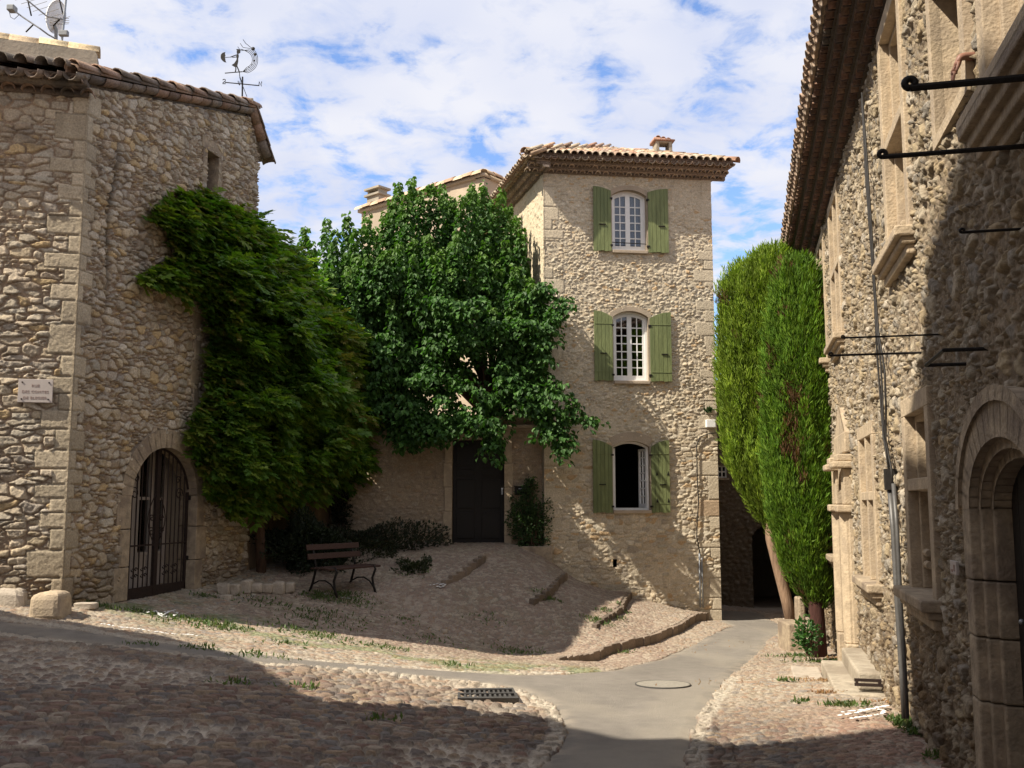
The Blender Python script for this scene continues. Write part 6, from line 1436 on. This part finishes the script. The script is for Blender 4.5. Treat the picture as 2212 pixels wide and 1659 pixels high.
for j, (ex, ey) in enumerate(((528, 118), (488, 178), (452, 226), (486, 262), (500, 262))):
    cxv, cyv = 570, 415; r0 = 175 - j * 20; pts = [(ex, ey), (ex + 40, ey + (58 if j < 3 else 12))]
    for a in np.linspace(-68, 78, 14): pts.append((cxv + r0 * math.cos(math.radians(a)) * (1 if a < 40 else 1 - (a - 40) / 160), cyv + (r0 + 14) * math.sin(math.radians(a)) * 1.05))
    pts.append((524, 592)); mb.tube([vp(*vz_(x, y)) for x, y in pts], .0055, 4)
build('wind_lines', mb, 'iron', wv)
mb = MB()
for (x, y, r) in ((676, 255, 22), (704, 338, 17), (690, 430, 11), (657, 493, 7), (615, 527, 6), (583, 566, 5)): mb.ball(vp(*vz_(x, y)), r * .00175 * VY / 18, 8, 6, (1, .4, 1))
build('notes', mb, 'iron', wv)
mb = MB(); mb.ball((V0[0], V0[1], V0[2] - .02), .12, 12, 8, (1.1, 1.1, .6)); build('mortar_dome', mb, 'dressed', wv, smooth=True)
# aerials
def az(x, y): return x * 320 / 1770 * .6777, y * 300 / 1659 * .6777
AY = 14.95
def ap(x, y, o=0): q = atY(*az(x, y), AY); return (q[0], q[1] + o, q[2])
an = thing('tv_aerial', ap(1070, 1030), 'tv aerial with rows of thin rods on a straight metal mast', 'aerial')
mb = MB(); mb.tube([ap(1066, 1040), ap(1085, 780), ap(1110, 540), ap(1150, 100), ap(1175, -140)], [.013, .017, .02, .02, .018], 8); build('mast', mb, 'galv', an)
mb = MB(); a, b = np.array(ap(1050, 550)), np.array(ap(1205, 640)); mb.box((a[0], a[1] - .05, b[2]), (b[0], a[1] + .03, a[2])); build('amplifier', mb, 'greyplas', an, bevel=.01)
mb = MB(); mb.tube([ap(430, 0, -.3), ap(620, 140, -.2), ap(860, 320, -.05), ap(1120, 345)], .012, 6)
for t in np.linspace(0, 1, 10):
    x, y = 300 + t * 760, -90 + t * 430; mb.tube([ap(x - 175, y + 60, -.30 + t * .3), ap(x + 175, y - 50, -.30 + t * .3)], .0045, 4)
for (x, y) in ((1190, 315), (1195, 350), (1195, 385), (1185, 410)): mb.tube([ap(880, y + 40), ap(x + 25, y + 8)], .005, 4)
build('boom', mb, 'galv', an)
mb = MB(); 
for e_ in ((ap(535, 20, -.1), ap(605, 330, -.1)), (ap(590, 430), ap(455, 565)), (ap(1040, -40), ap(1110, 250)), (ap(1080, 315), ap(935, 460))): mb = MB(); mb.tube(e_, .012, 6); build('reflector_edge', mb, 'iron', an)
sd2 = thing('satellite_dish', ap(930, 760), 'white satellite dish seen edge on with its long receiver arm on a bent pole', 'satellite dish')
mb = MB(); mb.tube([ap(935, 800, .25), ap(905, 680, .22), ap(885, 580, .2), ap(888, 420, .2), ap(850, 330, .2)], .028, 8); build('pole', mb, 'greyplas', sd2)
mb = MB(); cD = np.array(ap(930, 200, .2)); axd = nrm(np.array([-.97, .10, .28])); s1_ = nrm(np.cross(axd, [0, 0, 1])); s2_ = np.cross(axd, s1_); vs = []
for (rq, hq) in ((0, 0), (.11, .01), (.19, .03), (.25, .05)):
    for k in range(24): a = 2 * math.pi * k / 24; vs.append(tuple(cD + s1_ * rq * math.cos(a) + s2_ * rq * 1.08 * math.sin(a) + axd * hq))
vs += [tuple(np.array(v) - axd * .012) for v in vs[:96]]
mb.add(vs, [(o + i * 24 + k, o + i * 24 + (k + 1) % 24, o + (i + 1) * 24 + (k + 1) % 24, o + (i + 1) * 24 + k) for o in (0, 96) for i in range(3) for k in range(24)] + [(72 + k, 72 + (k + 1) % 24, 168 + (k + 1) % 24, 168 + k) for k in range(24)]); build('dish', mb, 'curtain', sd2, smooth=True)
mb = MB(); mb.tube([ap(235, 180), ap(400, 300), ap(700, 500), ap(800, 560, .1), ap(880, 580, .2)], .014, 6); build('arm', mb, 'galv', sd2)
mb = MB(); a, b = np.array(ap(150, 105)), np.array(ap(275, 205)); mb.box((a[0], a[1] - .07, b[2]), (b[0], a[1] + .07, a[2])); build('receiver', mb, 'greyplas', sd2, bevel=.015)
mb = MB(); mb.tube([ap(165, 200), ap(185, 300), ap(250, 340), ap(330, 265), ap(400, 300)], .005, 5); build('wire', mb, 'cable', sd2)
# ------------------------------------------------------------------ the tall house across the street, left of the view, whose shadow lies over the foreground
_gp = [(68,1337),(146,1342),(234,1358),(365,1376),(521,1420),(573,1444),(589,1460),(625,1480),(667,1512),(729,1527),(833,1530),(990,1532),(1152,1543),(1234,1573),(1350,1599),(1491,1597),(1556,1612),(1642,1607)]
_wp = [(1957,1050),(1990,820),(2000,700),(2012,540),(2060,440),(2130,310)]
PRF = [(-14, -1), (12.8, -1), (12.8, 1.3)]
for p in [onground(*q) for q in _gp] + [np.array(RW.P(*RW.hit(*q))) for q in _wp]:
    t_ = (-8.0 - p[0]) / SV[0]; y_, z_ = p[1] + SV[1] * t_, p[2] + SV[2] * t_
    y_ = min(y_, PRF[-1][0] - .02); z_ = max(z_, PRF[-1][1] + .02); PRF.append((float(y_), float(z_)))
PRF.append((-14, PRF[-1][1]))
ch_ = thing('street_house', (-8, -2, 0), 'tall stepped street house standing outside the left edge of the photo', 'house')
mb = MB(); ex = np.array([SV[0], SV[1], 0]); ex = ex / np.linalg.norm(ex) * 5; n_ = len(PRF)
F_ = [np.array([-8., y, z]) for y, z in PRF]; mb.add([tuple(p) for p in F_] + [tuple(p + ex) for p in F_], [tuple(range(n_)), tuple(range(2 * n_ - 1, n_ - 1, -1))] + [(i, (i + 1) % n_, n_ + (i + 1) % n_, n_ + i) for i in range(n_)])
build('wall', mb, 'plaster_b', ch_)
for k in range(6):
    for j in range(3):
        y0 = -12 + k * 2.3; z0 = 1.2 + j * 3.6; mb = MB(); mb.box((-8.0, y0, z0), (-7.95, y0 + .95, z0 + 1.6)); fr_ = build('shutter', mb, 'green', ch_)
